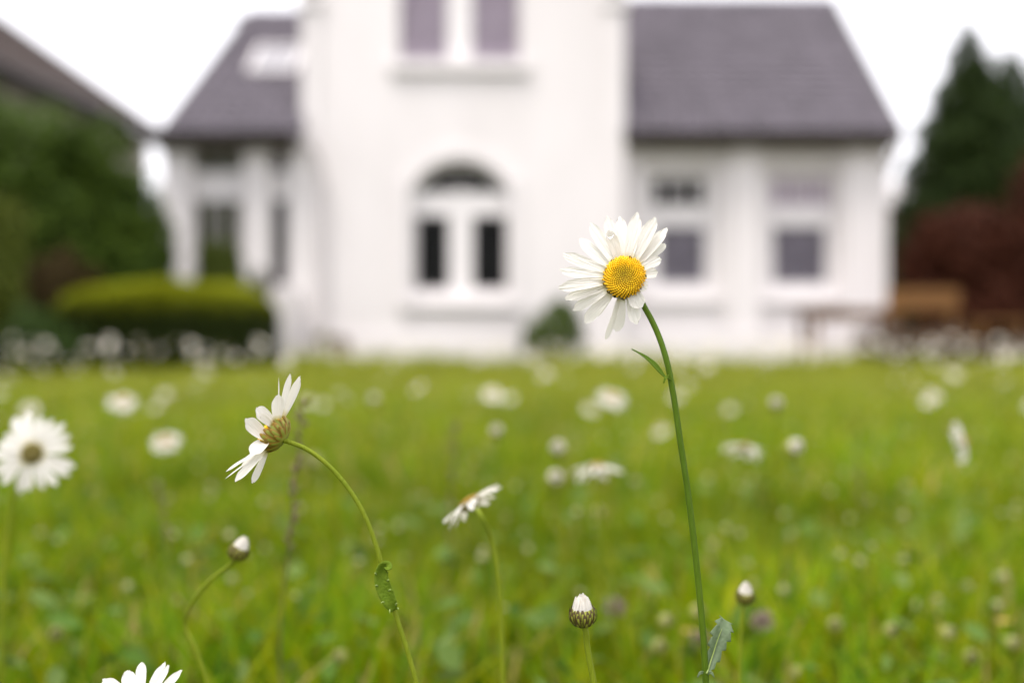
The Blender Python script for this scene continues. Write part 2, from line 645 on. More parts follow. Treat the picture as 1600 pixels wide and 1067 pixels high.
# raised surround of the arched window
mb = MB()
n2 = 24
for i in range(n2):
    p, q = AW0 + (AW1 - AW0) * i / n2, AW0 + (AW1 - AW0) * (i + 1) / n2
    mb.hexa([(p, YF - .05, arch(p) + .004), (q, YF - .05, arch(q) + .004), (q, YF - .002, arch(q) + .004), (p, YF - .002, arch(p) + .004),
             (p, YF - .05, arch(p) + .16), (q, YF - .05, arch(q) + .16), (q, YF - .002, arch(q) + .16), (p, YF - .002, arch(p) + .16)])
mb.box(AW0 - .15, AW0 - .003, YF - .05, YF - .002, AZB + .002, AZS + .16)
mb.box(AW1 + .003, AW1 + .15, YF - .05, YF - .002, AZB + .002, AZS + .16)
mb.build('window_surround', M['trim'], house)
# upper window
cells = [(xf(625, D), xf(699, D), zf(95, D), 5.6), (xf(737, D), xf(811, D), zf(95, D), 5.6)]
window(cells, UW0, UW1, UZB, UZT, D, sill=(UW0 - .12, UW1 + .12, UZB - .17, UZB - .004, YF - .10),
       reflections=[(UW0 + .05, UW1 - .05, UZB + .05, UZT - .02, M['pane_reflection'])])

# right wing
YR = 14.35
RX1 = 5.36
mb = MB()
A0, A1, B0, B1 = xf(1006, YR), xf(1120, YR), xf(1190, YR), xf(1308, YR)
WZB, WZT = zf(464, YR), zf(262, YR)
xs = [XR + .002, A0, A1, B0, B1, RX1]
wall_panel(mb, xs, lambda x: 3.20, [(A0, A1, WZB, lambda x: WZT), (B0, B1, WZB, lambda x: WZT)], YR, YR + .3)
mb.box(RX1 - .3, RX1, YR + .302, 19.4, 0, 3.2)
# right gable triangle
mb.add([(RX1 - .3, YR, 3.201), (RX1, YR, 3.201), (RX1, 19.4, 3.201), (RX1 - .3, 19.4, 3.201), (RX1 - .3, 16.9, 5.75), (RX1, 16.9, 5.75)],
       [(0, 1, 5, 4), (1, 2, 5), (2, 3, 4, 5), (3, 0, 4), (0, 3, 2, 1)])
mb.build('side_wall', M['plaster'], house)
for p0, p1 in ((1141, 1186), (1318, 1383), (978, 996)):
    mb = MB()
    mb.box(xf(p0, YR), xf(p1, YR), YR - .09, YR - .002, 0, 3.0)
    mb.box(xf(p0, YR) - .03, xf(p1, YR) + .03, YR - .12, YR - .002, 3.002, 3.16)
    mb.build('pilaster', M['plaster'], house)
mb = MB()
mb.box(XR + .033, RX1 + .03, YR - .16, YR - .093, 0, .45)
mb.build('plinth', M['plaster'], house)
for (q0, q1, l0, l1, ups, lm) in ((A0, A1, 1028, 1101, (1018, 1102), 0), (B0, B1, 1208, 1290, (1203, 1297), 1)):
    D = YR + .15
    u0, u1 = xf(ups[0], D), xf(ups[1], D)
    third = (u1 - u0) / 3
    cells = [(xf(l0, D), xf(l1, D), zf(442, D), zf(354, D))]
    for k in range(3):
        cells.append((u0 + third * k + .02, u0 + third * (k + 1) - .02, zf(322, D), zf(279, D)))
    bl = [(q0 + .05, q1 - .05, WZB + .1, zf(345, D), M['pane_reflection2'])]
    if lm:
        bl.append((q0 + .05, q1 - .05, zf(330, D), WZT - .05, M['pane_reflection']))
    window(cells, q0 + .002, q1 - .002, WZB + .002, WZT - .002, D, sill=(q0 - .08, q1 + .08, WZB - .11, WZB - .004, YR - .10), reflections=bl)

# left wing: glazed veranda between square columns
YLW = 14.10
mb = MB()
mb.box(-4.93, -4.68, YLW, 19.4, 0, 3.12)
mb.add([(-4.93, YLW, 3.121), (-4.68, YLW, 3.121), (-4.68, 19.4, 3.121), (-4.93, 19.4, 3.121), (-4.75, 16.9, 5.5), (-4.6, 16.9, 5.5)],
       [(0, 1, 5, 4), (1, 2, 5), (2, 3, 4, 5), (3, 0, 4), (0, 3, 2, 1)])
mb.box(-4.93, XL - .002, YLW - .003, YLW + .25, 0, .80)
mb.box(-4.93, RX1, 19.402, 19.6, 0, 3.1)
mb.build('side_wall', M['plaster'], house)
for p0, p1, yy in ((254, 299, 13.92), (380, 421, 13.92), (452, 474, 13.95)):
    mb = MB()
    x0, x1 = xf(p0, yy), xf(p1, yy)
    mb.box(x0, x1, yy, yy + .24, 0, 2.98)
    mb.box(x0 - .03, x1 + .03, yy - .03, yy + .25, 2.982, 3.12)
    mb.box(x0 - .03, x1 + .03, yy - .03, yy + .25, .0, .22)
    mb.build('column', M['plaster'], house)
for (p0, p1, hole) in ((300, 379, (303, 376)), (422, 451, (424, 449))):
    D = YLW + .02
    x0, x1 = xf(p0, D), xf(p1, D)
    h0, h1 = xf(hole[0], D), xf(hole[1], D)
    cells = [(h0, h1, zf(268, D), zf(240, D))]
    if p0 < 400:
        mid = (h0 + h1) / 2
        cells = [(h0, mid - .015, zf(268, D), zf(240, D)), (mid + .015, h1, zf(268, D), zf(240, D)),
                 (h0, h0 + .2, 0.95, zf(314, D)), (h0 + .23, h0 + .4, .95, zf(314, D)), (h0 + .43, h1, .95, zf(314, D))]
        bl = [(x0 + .02, x1 - .02, .85, 3.1, M['pane_reflection_olive'])]
    else:
        cells.append((h0, h1, 1.15, zf(312, D)))
        bl = []
    window(cells, x0 + .001, x1 - .001, 0.82, 3.10, D, reflections=bl, sill=(x0 + .004, x1 - .004, .805, .85, D - .12))
# white stair flank below the veranda
mb = MB()
prof = [(-3.62, 0), (-3.50, .22), (-3.36, .42), (-3.22, .78), (-3.16, 1.05), (-2.95, 1.05), (-2.95, 0)]
n_ = len(prof)
vsx = [(x, 13.35, z) for x, z in prof] + [(x, 13.90, z) for x, z in prof]
mb.add(vsx, [tuple(range(n_)), tuple(range(n_, 2 * n_))[::-1]] + [(i, i + n_, (i + 1) % n_ + n_, (i + 1) % n_) for i in range(n_)])
mb.build('stair_flank', M['plaster'], house, bevel=.02)

# near-black walls behind the glazing, the rooms' dimness put into their colour
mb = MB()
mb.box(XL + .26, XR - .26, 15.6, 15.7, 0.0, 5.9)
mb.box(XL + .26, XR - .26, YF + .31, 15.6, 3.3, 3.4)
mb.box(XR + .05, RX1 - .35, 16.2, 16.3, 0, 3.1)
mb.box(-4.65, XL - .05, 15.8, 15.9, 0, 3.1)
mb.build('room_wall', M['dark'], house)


# roofs -----------------------------------------------------------
def roof_slope(name, xe0, xe1, xr0, xr1, ye, ze, yr, zr, tw=0.20, course=0.215, keep=0):
    """front slope of the main roof: deck slab plus pantiles; returns list of tile transforms"""
    L = math.hypot(yr - ye, zr - ze)
    ud = Vector((0, (yr - ye) / L, (zr - ze) / L))
    nrm = Vector((0, -ud.z, ud.y))
    mb = MB()
    p = [Vector((xe0, ye, ze)), Vector((xe1, ye, ze)), Vector((xr1, yr, zr)), Vector((xr0, yr, zr))]
    mb.hexa([tuple(q - nrm * .12) for q in p] + [tuple(q - nrm * .002) for q in p])
    r = mb.build(name, M['tile'], house)
    tiles = []
    rows = int(L / course) + 1
    for j in range(rows):
        d = j * course
        t = d / L
        x0, x1 = xe0 + (xr0 - xe0) * t, xe1 + (xr1 - xe1) * t
        n = int(math.ceil((x1 - x0) / tw))
        for i in range(n):
            x = x0 + (i + .5) * (x1 - x0) / n
            o_ = Vector((x, ye, ze)) + ud * (d - 0.03)
            Mx = Matrix((Vector((1, 0, 0)), ud, nrm)).transposed().to_4x4()
            Mx = Mx @ Matrix.Scale((x1 - x0) / n / tw, 4, (1, 0, 0))
            Mx.translation = o_
            tiles.append((j, Mx))
    return r, tiles


def tile_mesh(tw=0.20, ln=0.245, th=0.03):
    prof = []
    for i in range(7):
        u = i / 6
        x = (u - .5) * tw * 1.06
        z = 0.045 * (0.5 + 0.5 * math.cos(2 * math.pi * (u - .32)))
        prof.append((x, z))
    v, f = [], []
    for y, lift in ((0, .050), (ln, .0)):
        for x, z in prof:
            v.append((x, y, z + lift))
    for x, z in prof:
        v.append((x, 0, z + .050 - th - .02))
    for i in range(6):
        f.append((i, i + 1, 8 + i, 7 + i))
        f.append((i + 1, i, 14 + i, 15 + i))
    mb = MB()
    mb.add(v, f, 0, True)
    return mb


tile_me = tile_mesh().mesh('tile', M['tile'])
rngt = random.Random(4)
slopes = []
EL_Y, EL_Z, RG_Y = 13.60, 3.19, 16.9
rr, tr_ = roof_slope('roof', XR + .01, 5.43, XR + .01, 5.43, 13.95, 3.27, 16.9, 6.08)
rl, tl_ = roof_slope('roof', -4.76, XL - .002, -4.46, XL - .002, EL_Y, EL_Z, 16.9, 5.87)
slopes = [(q[0], q[1], rr) for q in tr_] + [(q[0], q[1], rl) for q in tl_]
slopes.sort(key=lambda q: q[0])
sk0, sk1 = Vector((0, 0, 0)), None
count = 0
rest = {rr: MB(), rl: MB()}
tmb = tile_mesh()
for j, Mx, par in slopes:
    Mx = Mx @ Matrix.Rotation(rngt.uniform(-.015, .015), 4, 'Z') @ Matrix.Translation((0, rngt.uniform(-.005, .005), rngt.uniform(0, .004)))
    if count < 300:
        put('tile', tile_me, Mx, par)
        count += 1
    else:
        rest[par].add([tuple(Mx @ Vector(v)) for v in tmb.v], tmb.f, 0, True)
for par, m_ in rest.items():
    if m_.v:
        q = m_.build('upper_tiles', M['tile'], par)
        q['kind'] = 'stuff'
# back slopes, ridge and verge
mb = MB()
for (xe0, xe1, z0, zr) in ((XR, 5.43, 3.2, 6.08), (-4.7, XL, 3.15, 5.87), (XL, XR, 3.2, 5.9)):
    p = [(xe0, 16.91, zr), (xe1, 16.91, zr), (xe1, 20.0, z0), (xe0, 20.0, z0)]
    mb.hexa([(a, b, c - .1) for a, b, c in p] + p)
mb.build('back_roof', M['tile'], house)
for x0, x1, z in ((XR, 5.45, 6.08), (-4.48, XL, 5.87)):
    nr = int((x1 - x0) / .36) + 1
    for k in range(nr):
        a = x0 + (x1 - x0) * k / nr
        b = x0 + (x1 - x0) * (k + 1) / nr + .02
        mb = MB()
        mb.tube([(a, 16.91, z - .02), (b, 16.91, z - .02)], [.10, .115], n=10)
        mb.build('ridge_tile', M['tile'], house)
for (xe, ye, ze, xr_, yr, zr) in ((5.43, 13.95, 3.27, 5.43, 16.9, 6.08), (-4.76, 13.6, 3.19, -4.46, 16.9, 5.87)):
    mb = MB()
    s = .05
    p = [(xe - s, ye, ze - .14), (xe + s, ye, ze - .14), (xr_ + s, yr, zr - .14), (xr_ - s, yr, zr - .14)]
    mb.hexa(p + [(a, b, c + .20) for a, b, c in p])
    mb.build('verge_board', M['gutter'], house)
# soffits and gutters
for (x0, x1, ye, ze, yw) in ((XR + .01, 5.46, 13.95, 3.27, YR + .05), (-4.95, XL - .035, 13.6, 3.19, 14.12)):
    mb = MB()
    mb.box(x0, x1, ye + .02, yw, ze - .155, ze - .13)
    mb.build('soffit', M['soffit'], house)
    mb = MB()
    pts = []
    for k in range(9):
        th = math.pi * k / 8
        pts.append((math.cos(th) * .075, -math.sin(th) * .075))
    v = [(x0, ye - .04 + a, ze - .01 + b) for a, b in pts] + [(x1, ye - .04 + a, ze - .01 + b) for a, b in pts]
    mb.add(v, [(i, i + 1, i + 10, i + 9) for i in range(8)] + [tuple(range(9)), tuple(range(9, 18))[::-1]], 0, True)
    mb.box(x0, x1, ye + .037, ye + .06, ze - .155, ze - .0)
    mb.build('gutter', M['gutter'], house)
# downpipe with swan neck beside the veranda
mb = MB()
mb.tube(spline([W(478, 216, 13.56), W(482, 226, 13.58), W(497, 252, 13.86), W(503, 270, 13.90), W(504, 330, 13.90), W(504, 572, 13.90)], 6), .042, n=10)
mb.build('downpipe', M['pipe'], house)
mb = MB()
mb.tube(spline([(5.40, 13.92, 3.2), (5.41, 13.95, 3.1), (5.42, 14.3, 2.85), (5.42, 14.45, 2.7), (5.42, 14.45, 0.0)], 6), .042, n=10)
mb.build('downpipe', M['pipe'], house)
# roof window
Lr = math.hypot(16.9 - EL_Y, 5.87 - EL_Z)
udl = Vector((0, (16.9 - EL_Y) / Lr, (5.87 - EL_Z) / Lr))
nl = Vector((0, -udl.z, udl.y))


def on_left_roof(px, py):
    d = Vector(((px - 800) / F, 1, (533.5 - py) / F))
    c = Vector((0, 0, CAMZ))
    p0 = Vector((0, EL_Y, EL_Z))
    t = (p0 - c).dot(nl) / d.dot(nl)
    return c + d * t


pc = on_left_roof(434, 101)
Mx = Matrix((Vector((1, 0, 0)), udl, nl)).transposed().to_4x4()
Mx.translation = pc
hw, hl = .31, .40
mb = MB()
for (a, b, c, d) in ((-hw - .06, -hw, -hl - .06, hl + .06), (hw, hw + .06, -hl - .06, hl + .06), (-hw, hw, -hl - .06, -hl), (-hw, hw, hl, hl + .06)):
    q = MB().box(a, b, c, d, .0, .12)
    mb.add([tuple(Mx @ Vector(v)) for v in q.v], q.f)
rw = mb.build('roof_window', M['trim'], house)
q = MB().box(-hw, hw, -hl, hl, .05, .09)
mb = MB()
mb.add([tuple(Mx @ Vector(v)) for v in q.v], q.f)
mb.build('pane', M['skylight'], rw)

# ------------------------------------------------------------------ neighbouring houses
nb = thing('neighbour_house', (-7.87, 23, 0), 'neighbouring house with brown roof sloping behind the dark hedge', 'house')
EX, EZ, NY0, NY1 = -7.87, 5.05, 11.0, 23.0
NXR = EX - 4.3          # ridge line
mb = MB()
mb.box(NXR - 3.9, EX - .4, NY0 + .3, NY1 - .35, 0, EZ - .1)
mb.add([(NXR - 3.9, NY1 - .35, EZ - .099), (EX - .4, NY1 - .35, EZ - .099), (NXR, NY1 - .35, EZ + 2.75),
        (NXR - 3.9, NY0 + .3, EZ - .099), (EX - .4, NY0 + .3, EZ - .099), (NXR, NY0 + .3, EZ + 2.75)],
       [(0, 1, 2), (5, 4, 3), (0, 3, 4, 1)])
mb.build('wall', M['cream'], nb)
rise = 0.69
for s in (1, -1):
    xe = NXR + s * (EX - NXR)
    ridge_z = EZ + (EX - NXR) * rise
    mb = MB()
    p = [(xe, NY0, EZ), (NXR, NY0, ridge_z), (NXR, NY1, ridge_z), (xe, NY1, EZ)]
    mb.hexa([(a, b, c - .14) for a, b, c in p] + p)
    r_ = mb.build('roof', M['tile2'], nb)
    L = math.hypot(EX - NXR, ridge_z - EZ)
    mb = MB()
    nrow = 17
    for k in range(nrow):            # stepped courses of tiles
        t0, t1 = k / nrow, min(1, (k + 1.12) / nrow)
        a0_, a1_ = xe + (NXR - xe) * t0, xe + (NXR - xe) * t1
        z0_, z1_ = EZ + (ridge_z - EZ) * t0, EZ + (ridge_z - EZ) * t1
        mb.hexa([(a0_, NY0, z0_ + .004), (a1_, NY0, z1_ + .004), (a1_, NY1, z1_ + .004), (a0_, NY1, z0_ + .004),
                 (a0_, NY0, z0_ + .05), (a1_, NY0, z1_ + .012), (a1_, NY1, z1_ + .012), (a0_, NY1, z0_ + .05)])
    q = mb.build('tile_courses', M['tile2'], r_)
    q['kind'] = 'stuff'
mb = MB()
mb.tube([(EX + .06, NY0, EZ - .1), (EX + .06, NY1, EZ - .1)], .075, n=8)
mb.build('gutter', M['gutter'], nb)
mb = MB()
mb.box(EX - .39, EX - .02, NY0, NY1 - .3, EZ - .24, EZ - .16)
mb.build('soffit', M['gutter'], nb)

WM[nb] = Matrix.Translation((-7.87, 23, 0)) @ Matrix.Rotation(math.radians(-6.5), 4, 'Z')
nb.matrix_basis = WM[nb]

bh = thing('brick_outbuilding', (9.6, 23, 0), 'red brick outbuilding behind the right corner of white house', 'outbuilding')
mb = MB()
mb.box(8.2, 11.2, 22.0, 25.0, 0, 3.25)
mb.build('wall', M['brick'], bh)
mb = MB()
nrow_, ncol_ = 0, 0
brick_me = MB().box(-.118, .118, -.012, 0.0, -.034, .034).mesh('brick', M['brick'])
cnt = 0
for r_ in range(27, 41):
    for c_ in range(12):
        x = 8.2 + .125 + c_ * .25 + (0.06 if r_ % 2 else -.06)
        if 8.22 < x - .118 and x + .118 < 11.18:
            put('brick', brick_me, Matrix.Translation((x, 21.999, .04 + r_ * .08)), bh)
mb = MB()
p = [(8.0, 21.8, 3.26), (11.4, 21.8, 3.26), (11.4, 23.5, 4.0), (8.0, 23.5, 4.0)]
mb.hexa(p + [(a, b, c + .1) for a, b, c in p])
p = [(8.0, 23.501, 4.0), (11.4, 23.501, 4.0), (11.4, 25.2, 3.26), (8.0, 25.2, 3.26)]
mb.hexa(p + [(a, b, c + .1) for a, b, c in p])
mb.build('roof', M['pipe'], bh)


# ------------------------------------------------------------------ foliage
def leaf_cloud(name, blobs, n, size, cols, seed, parent=None, flat=0.0, shell=0.55, mats=None, droop=0.0, conical=None):
    """leaf faces spread through lumpy blobs: blobs = [(cx,cy,cz,rx,ry,rz)]"""
    rs = np.random.RandomState(seed)
    vol = np.array([b[3] * b[4] * b[5] for b in blobs]) ** (2 / 3)
    idx = rs.choice(len(blobs), n, p=vol / vol.sum())
    B = np.array(blobs)[idx]
    d = rs.normal(size=(n, 3))
    d /= np.linalg.norm(d, axis=1)[:, None]
    lump = 1 + 0.13 * np.sin(d[:, 0] * 7 + idx) + 0.11 * np.sin(d[:, 1] * 9 + d[:, 2] * 6 + idx * 2.1) + 0.08 * np.sin(d[:, 2] * 15 + d[:, 0] * 11)
    r = (shell + (1 - shell) * rs.rand(n) ** .6) * lump
    P = B[:, :3] + d * B[:, 3:6] * r[:, None]
    P[:, 2] = np.maximum(P[:, 2], .03 + rs.rand(n) * .05)
    nrm = d * .8 + rs.normal(size=(n, 3)) * .55
    nrm[:, 2] += .25
    nrm /= np.linalg.norm(nrm, axis=1)[:, None]
    t = rs.normal(size=(n, 3))
    t -= nrm * (t * nrm).sum(1)[:, None]
    t /= np.linalg.norm(t, axis=1)[:, None]
    t[:, 2] -= droop
    b = np.cross(nrm, t)
    s = size * (.6 + .8 * rs.rand(n))[:, None]
    V = np.stack([P - t * s, P + b * s * .5 - nrm * s * .08, P + t * s - nrm * s * .15, P - b * s * .5 - nrm * s * .08], 1).reshape(-1, 3)
    Q = np.arange(n * 4).reshape(n, 4)
    c = np.array(cols)
    ci = rs.rand(n)
    clump = .5 + .5 * np.sin(P[:, 0] * 5.3 + seed) * np.sin(P[:, 1] * 4.1) * np.sin(P[:, 2] * 6.7 + 1)
    mixv = np.clip(.6 * ci + .4 * clump, 0, 1)[:, None]
    C = c[0] * (1 - mixv) + c[1] * mixv
    C = np.repeat(C, 4, axis=0)
    org = np.array([B[:, 0].mean(), B[:, 1].mean(), 0.0])
    me = np_mesh(name, V - org, faces_quad=Q, mats=mats or (M['foliage'],), cols=C)
    return put(name, me, Matrix.Translation(Vector(org)), parent)


def plant(name, label, cat, base, blobs, n, size, cols, seed, trunk_h, trunk_r, crown='crown', trunk='trunk', group=None, limbs=5, shell=.55):
    t = thing(name, base, label, cat, group)
    rg = random.Random(seed)
    mb = MB()
    bx, by = base[0], base[1]
    mb.tube(spline([(bx, by, -.05), (bx + .03 * rg.uniform(-1, 1), by, trunk_h * .5), (bx, by, trunk_h)], 4), [trunk_r * (1 - .5 * i / 8) for i in range(9)], n=8)
    for k in range(limbs):
        b = rg.choice(blobs)
        z0 = trunk_h * rg.uniform(.3, .95)
        e = Vector((b[0] + rg.uniform(-.5, .5) * b[3], b[1] + rg.uniform(-.5, .5) * b[4], b[2] + rg.uniform(-.2, .5) * b[5]))
        m_ = (Vector((bx, by, z0)) + e) / 2 + Vector((0, 0, .1 * trunk_h))
        mb.tube(spline([(bx, by, z0), m_, e], 4), [trunk_r * .45 * (1 - .8 * i / 8) for i in range(9)], n=6)
    mb.build(trunk, M['bark'], t)
    leaf_cloud(crown, blobs, n, size, cols, seed, t, shell=shell)
    return t


def blobs_in(center, rad, n, seed, frac=.5, zmin=None):
    rg = random.Random(seed)
    out = [tuple(center) + tuple(r * .72 for r in rad)]
    for i in range(n):
        d = Vector((rg.gauss(0, 1), rg.gauss(0, 1), rg.gauss(0, 1))).normalized()
        k = rg.uniform(.45, .75)
        s = rg.uniform(.28, .45) * frac * 2
        out.append((center[0] + d.x * rad[0] * k, center[1] + d.y * rad[1] * k, max(.1, center[2] + d.z * rad[2] * k), rad[0] * s * .8, rad[1] * s * .8, rad[2] * s * .8))
    return out


DKG = [(.024, .048, .006), (.085, .135, .013)]
# tall dark hedge on the left
bl = blobs_in((-5.45, 11.2, 1.45), (1.75, 1.2, 1.65), 16, 11) + blobs_in((-4.45, 11.4, 1.05), (.80, .8, 1.25), 9, 12) + blobs_in((-7.2, 11.0, 1.6), (1.8, 1.2, 2.1), 12, 13) + [(-4.75, 11.4, 1.75, .62, .6, .72), (-4.3, 11.4, 1.25, .42, .5, .75), (-5.5, 11.2, 2.45, .8, .7, .62), (-6.5, 11.2, 2.8, 1.1, .7, .65), (-4.3, 11.4, 1.75, .38, .4, .55), (-4.25, 11.4, .6, .42, .5, .6)]
plant('tall_shrub', 'tall dark green rounded shrub hiding neighbouring house wall', 'shrub', (-5.6, 11.2, 0), bl, 58000, .05, DKG, 21, 1.6, .09, crown='foliage', trunk='stem')
bl = blobs_in((-4.62, 10.2, .95), (.42, .35, .42), 6, 14)
plant('russet_shrub', 'small reddish brown shrub in front of tall dark one', 'shrub', (-4.62, 10.2, 0), bl, 3500, .035, [(.05, .03, .012), (.08, .06, .02)], 22, .8, .03, crown='foliage', trunk='stem')
bl = blobs_in((-4.35, 7.6, 1.0), (.70, .6, 1.15), 10, 15)
plant('yellow_green_shrub', 'yellow-green leafy shrub cut by the left picture edge', 'shrub', (-4.35, 7.6, 0), bl, 14000, .035, [(.06, .09, .012), (.13, .15, .02)], 23, 1.2, .04, crown='foliage', trunk='stem')
bl = blobs_in((-4.25, 8.8, .3), (.6, .5, .4), 8, 16)
plant('low_green_shrub', 'low dull green shrub left of the clipped hedge', 'shrub', (-4.25, 8.8, 0), bl, 7000, .035, [(.03, .06, .012), (.06, .10, .02)], 24, .4, .03, crown='foliage', trunk='stem')
# clipped box hedge with yellow-green top
hd = thing('clipped_hedge', (-3.42, 10.0, 0), 'low clipped hedge with bright yellow-green top, left of house', 'hedge')
rs = np.random.RandomState(5)
n = 34000
hx0, hx1, hy0, hy1, hz = -4.38, -2.50, 9.45, 10.75, .93
u = rs.rand(n, 3)
face = rs.rand(n)
P = np.empty((n, 3))
P[:, 0] = hx0 + (hx1 - hx0) * u[:, 0]
P[:, 1] = hy0 + (hy1 - hy0) * u[:, 1]
P[:, 2] = .05 + (hz - .05) * u[:, 2] ** .7
topm = face < .45
P[topm, 2] = hz - .12 * rs.rand(topm.sum()) ** 2
fm = (face >= .45) & (face < .8)
P[fm, 1] = hy0 + .15 * rs.rand(fm.sum()) ** 2
lm = face >= .93
P[lm, 0] = hx1 - .12 * rs.rand(lm.sum()) ** 2
# round the shoulders
ex = np.clip(np.abs((P[:, 0] - (hx0 + hx1) / 2) / ((hx1 - hx0) / 2)), 0, 1)
ey = np.clip(np.abs((P[:, 1] - (hy0 + hy1) / 2) / ((hy1 - hy0) / 2)), 0, 1)
top_at = hz * (1 - .20 * ex ** 5) * (1 - .22 * ey ** 5)
P[:, 2] = P[:, 2] / hz * top_at + .03 * np.sin(P[:, 0] * 6) * np.sin(P[:, 1] * 5)
P[:, 1] += np.where(P[:, 2] < .3, (0.3 - P[:, 2]) * .4, 0)
nrm = rs.normal(size=(n, 3)) * .6
nrm[:, 2] += np.where(P[:, 2] > .7, 1.0, .2)
nrm /= np.linalg.norm(nrm, axis=1)[:, None]
t = rs.normal(size=(n, 3))
t -= nrm * (t * nrm).sum(1)[:, None]
t /= np.linalg.norm(t, axis=1)[:, None]
b = np.cross(nrm, t)
s = .026 * (.6 + .8 * rs.rand(n))[:, None]
V = np.stack([P - t * s, P + b * s * .55, P + t * s, P - b * s * .55], 1).reshape(-1, 3)
# fresh yellow-green lit top over dark shaded sides, put into the leaf colours
lit_top = np.clip((P[:, 2] - .58) / .25 + rs.normal(size=n) * .12, 0, 1)[:, None]
C = np.array([.030, .045, .008]) * (1 - lit_top) + np.array([.26, .285, .008]) * lit_top
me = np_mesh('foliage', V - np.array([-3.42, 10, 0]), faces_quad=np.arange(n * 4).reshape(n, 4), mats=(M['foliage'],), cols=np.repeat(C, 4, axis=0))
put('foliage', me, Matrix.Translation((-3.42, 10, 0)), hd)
mb = MB()
rg = random.Random(3)
for k in range(9):
    x = hx0 + .15 + (hx1 - hx0 - .3) * k / 8
    mb.tube(spline([(x, 10.1, -.03), (x + rg.uniform(-.1, .1), 10.1, .3), (x + rg.uniform(-.2, .2), 10.1 + rg.uniform(-.2, .2), .7)], 3), [.018, .017, .016, .014, .012, .01, .008], n=6)
mb.build('stems', M['bark'], hd)
# shrub before the veranda windows, round bush by the facade
bl = blobs_in((-3.76, 12.9, .92), (.46, .38, .90), 10, 31)
plant('veranda_shrub', 'olive green shrub in front of the veranda windows', 'shrub', (-3.76, 12.9, 0), bl, 13000, .035, [(.045, .065, .010), (.105, .135, .022)], 32, 1.0, .03, crown='foliage', trunk='stem')
bl = blobs_in((-3.28, 13.0, .95), (.16, .14, .45), 4, 33)
plant('thin_rose_bush', 'thin pale-green bush beside the narrow veranda window', 'shrub', (-3.28, 13.0, 0), bl, 1100, .03, [(.08, .10, .04), (.16, .17, .08)], 34, 1.0, .015, crown='foliage', trunk='stem')
bl = blobs_in((.59, 13.2, .42), (.52, .42, .52), 9, 35)
plant('round_bush', 'small round green bush against the white facade', 'shrub', (.62, 13.2, 0), bl, 9000, .026, [(.055, .085, .018), (.115, .165, .035)], 36, .45, .02, crown='foliage', trunk='stem')
# trees on the right
bl = []
rg = random.Random(8)
for (cx, cy, top, base_r) in ((8.25, 18.0, 5.75, 1.45),):
    for k in range(34):
        z = .6 + (top - .6) * (k / 33) ** .9
        rr_ = base_r * (1 - (z / top) ** 2.0) + .12
        a = k * 2.4
        bl.append((cx + math.cos(a) * rr_ * .55, cy + math.sin(a) * rr_ * .55, z, rr_ * .55 + .08, rr_ * .55 + .08, .42))
plant('conifer_tree', 'dark pointed conifer rising right of the house roof', 'tree', (8.25, 18.0, 0), bl, 36000, .06, [(.012, .024, .004), (.038, .064, .011)], 41, 5.2, .12, limbs=10)
bl = []
for k in range(40):
    cx, cy, top, base_r = 9.75, 19.6, 5.75, 2.0
    z = .6 + (top - .6) * (k / 39) ** .9
    rr_ = base_r * (1 - (z / top) ** 3.4) + .2
    a = k * 2.4
    bl.append((cx + math.cos(a) * rr_ * .55, cy + math.sin(a) * rr_ * .55, z, rr_ * .55 + .08, rr_ * .55 + .08, .45))
plant('conifer_tree', 'broad dark conifer cut by the right picture edge', 'tree', (10.1, 19.6, 0), bl, 36000, .06, [(.012, .025, .005), (.038, .066, .013)], 42, 5.0, .14, limbs=10)
bl = blobs_in((7.05, 14.3, 1.25), (1.8, 1.0, 1.45), 18, 43) + blobs_in((8.5, 14.0, 1.7), (1.8, 1.0, 1.7), 16, 44)
plant('copper_shrub', 'large dark copper-red shrub behind the wooden bench', 'shrub', (7.4, 14.3, 0), bl, 56000, .045, [(.026, .007, .003), (.118, .037, .019)], 45, 1.6, .08, crown='foliage', trunk='stem')
for i, (x, y, h, lab) in enumerate(((4.30, 11.6, .60, 'low reddish border plant under the wooden table'), (5.05, 11.5, .52, 'low reddish border plant between table and bench'),
                                    (5.85, 11.4, .40, 'low dull red border plant before the wooden bench'), (6.7, 11.3, .36, 'low dull red border plant nearest the right edge'))):
    bl = blobs_in((x, y, h * .5), (.48, .3, h * .62), 6, 60 + i)
    plant('border_plant', lab, 'border plant', (x, y, 0), bl, 2600, .03, [(.08, .05, .036), (.19, .14, .105)], 70 + i, h * .6, .012, crown='foliage', trunk='stem', group='reddish border plants by the terrace')

# ------------------------------------------------------------------ garden furniture and pots
tb = thing('garden_table', (4.25, 12.9, .06), 'brown wooden garden table on the terrace beside the house', 'table')
tz = .76
for k in range(5):
    mb = MB()
    mb.box(3.72, 4.98, 12.55 + k * .14, 12.55 + k * .14 + .13, tz - .05, tz)
    mb.build('plank', M['wood'], tb, bevel=.004)
for x in (3.82, 4.84):
    for y in (12.62, 13.16):
        mb = MB()
        mb.box(x, x + .07, y, y + .07, .06, tz - .052)
        mb.build('leg', M['wood'], tb)
mb = MB()
mb.box(3.88, 4.86, 12.60, 12.64, tz - .15, tz - .052)
mb.build('apron', M['wood'], tb)
bn = thing('garden_bench', (5.35, 12.7, .06), 'orange-brown wooden bench with plank back before copper shrub', 'bench')
for k in range(3):
    mb = MB()
    mb.box(4.86, 5.80, 12.45 + k * .14, 12.45 + k * .14 + .125, .47, .505)
    mb.build('seat_plank', M['wood'], bn, bevel=.004)
for z in (.735, .885):
    mb = MB()
    mb.box(4.86, 5.80, 12.90, 12.93, z, z + .135)
    mb.build('back_plank', M['wood'], bn, bevel=.004)
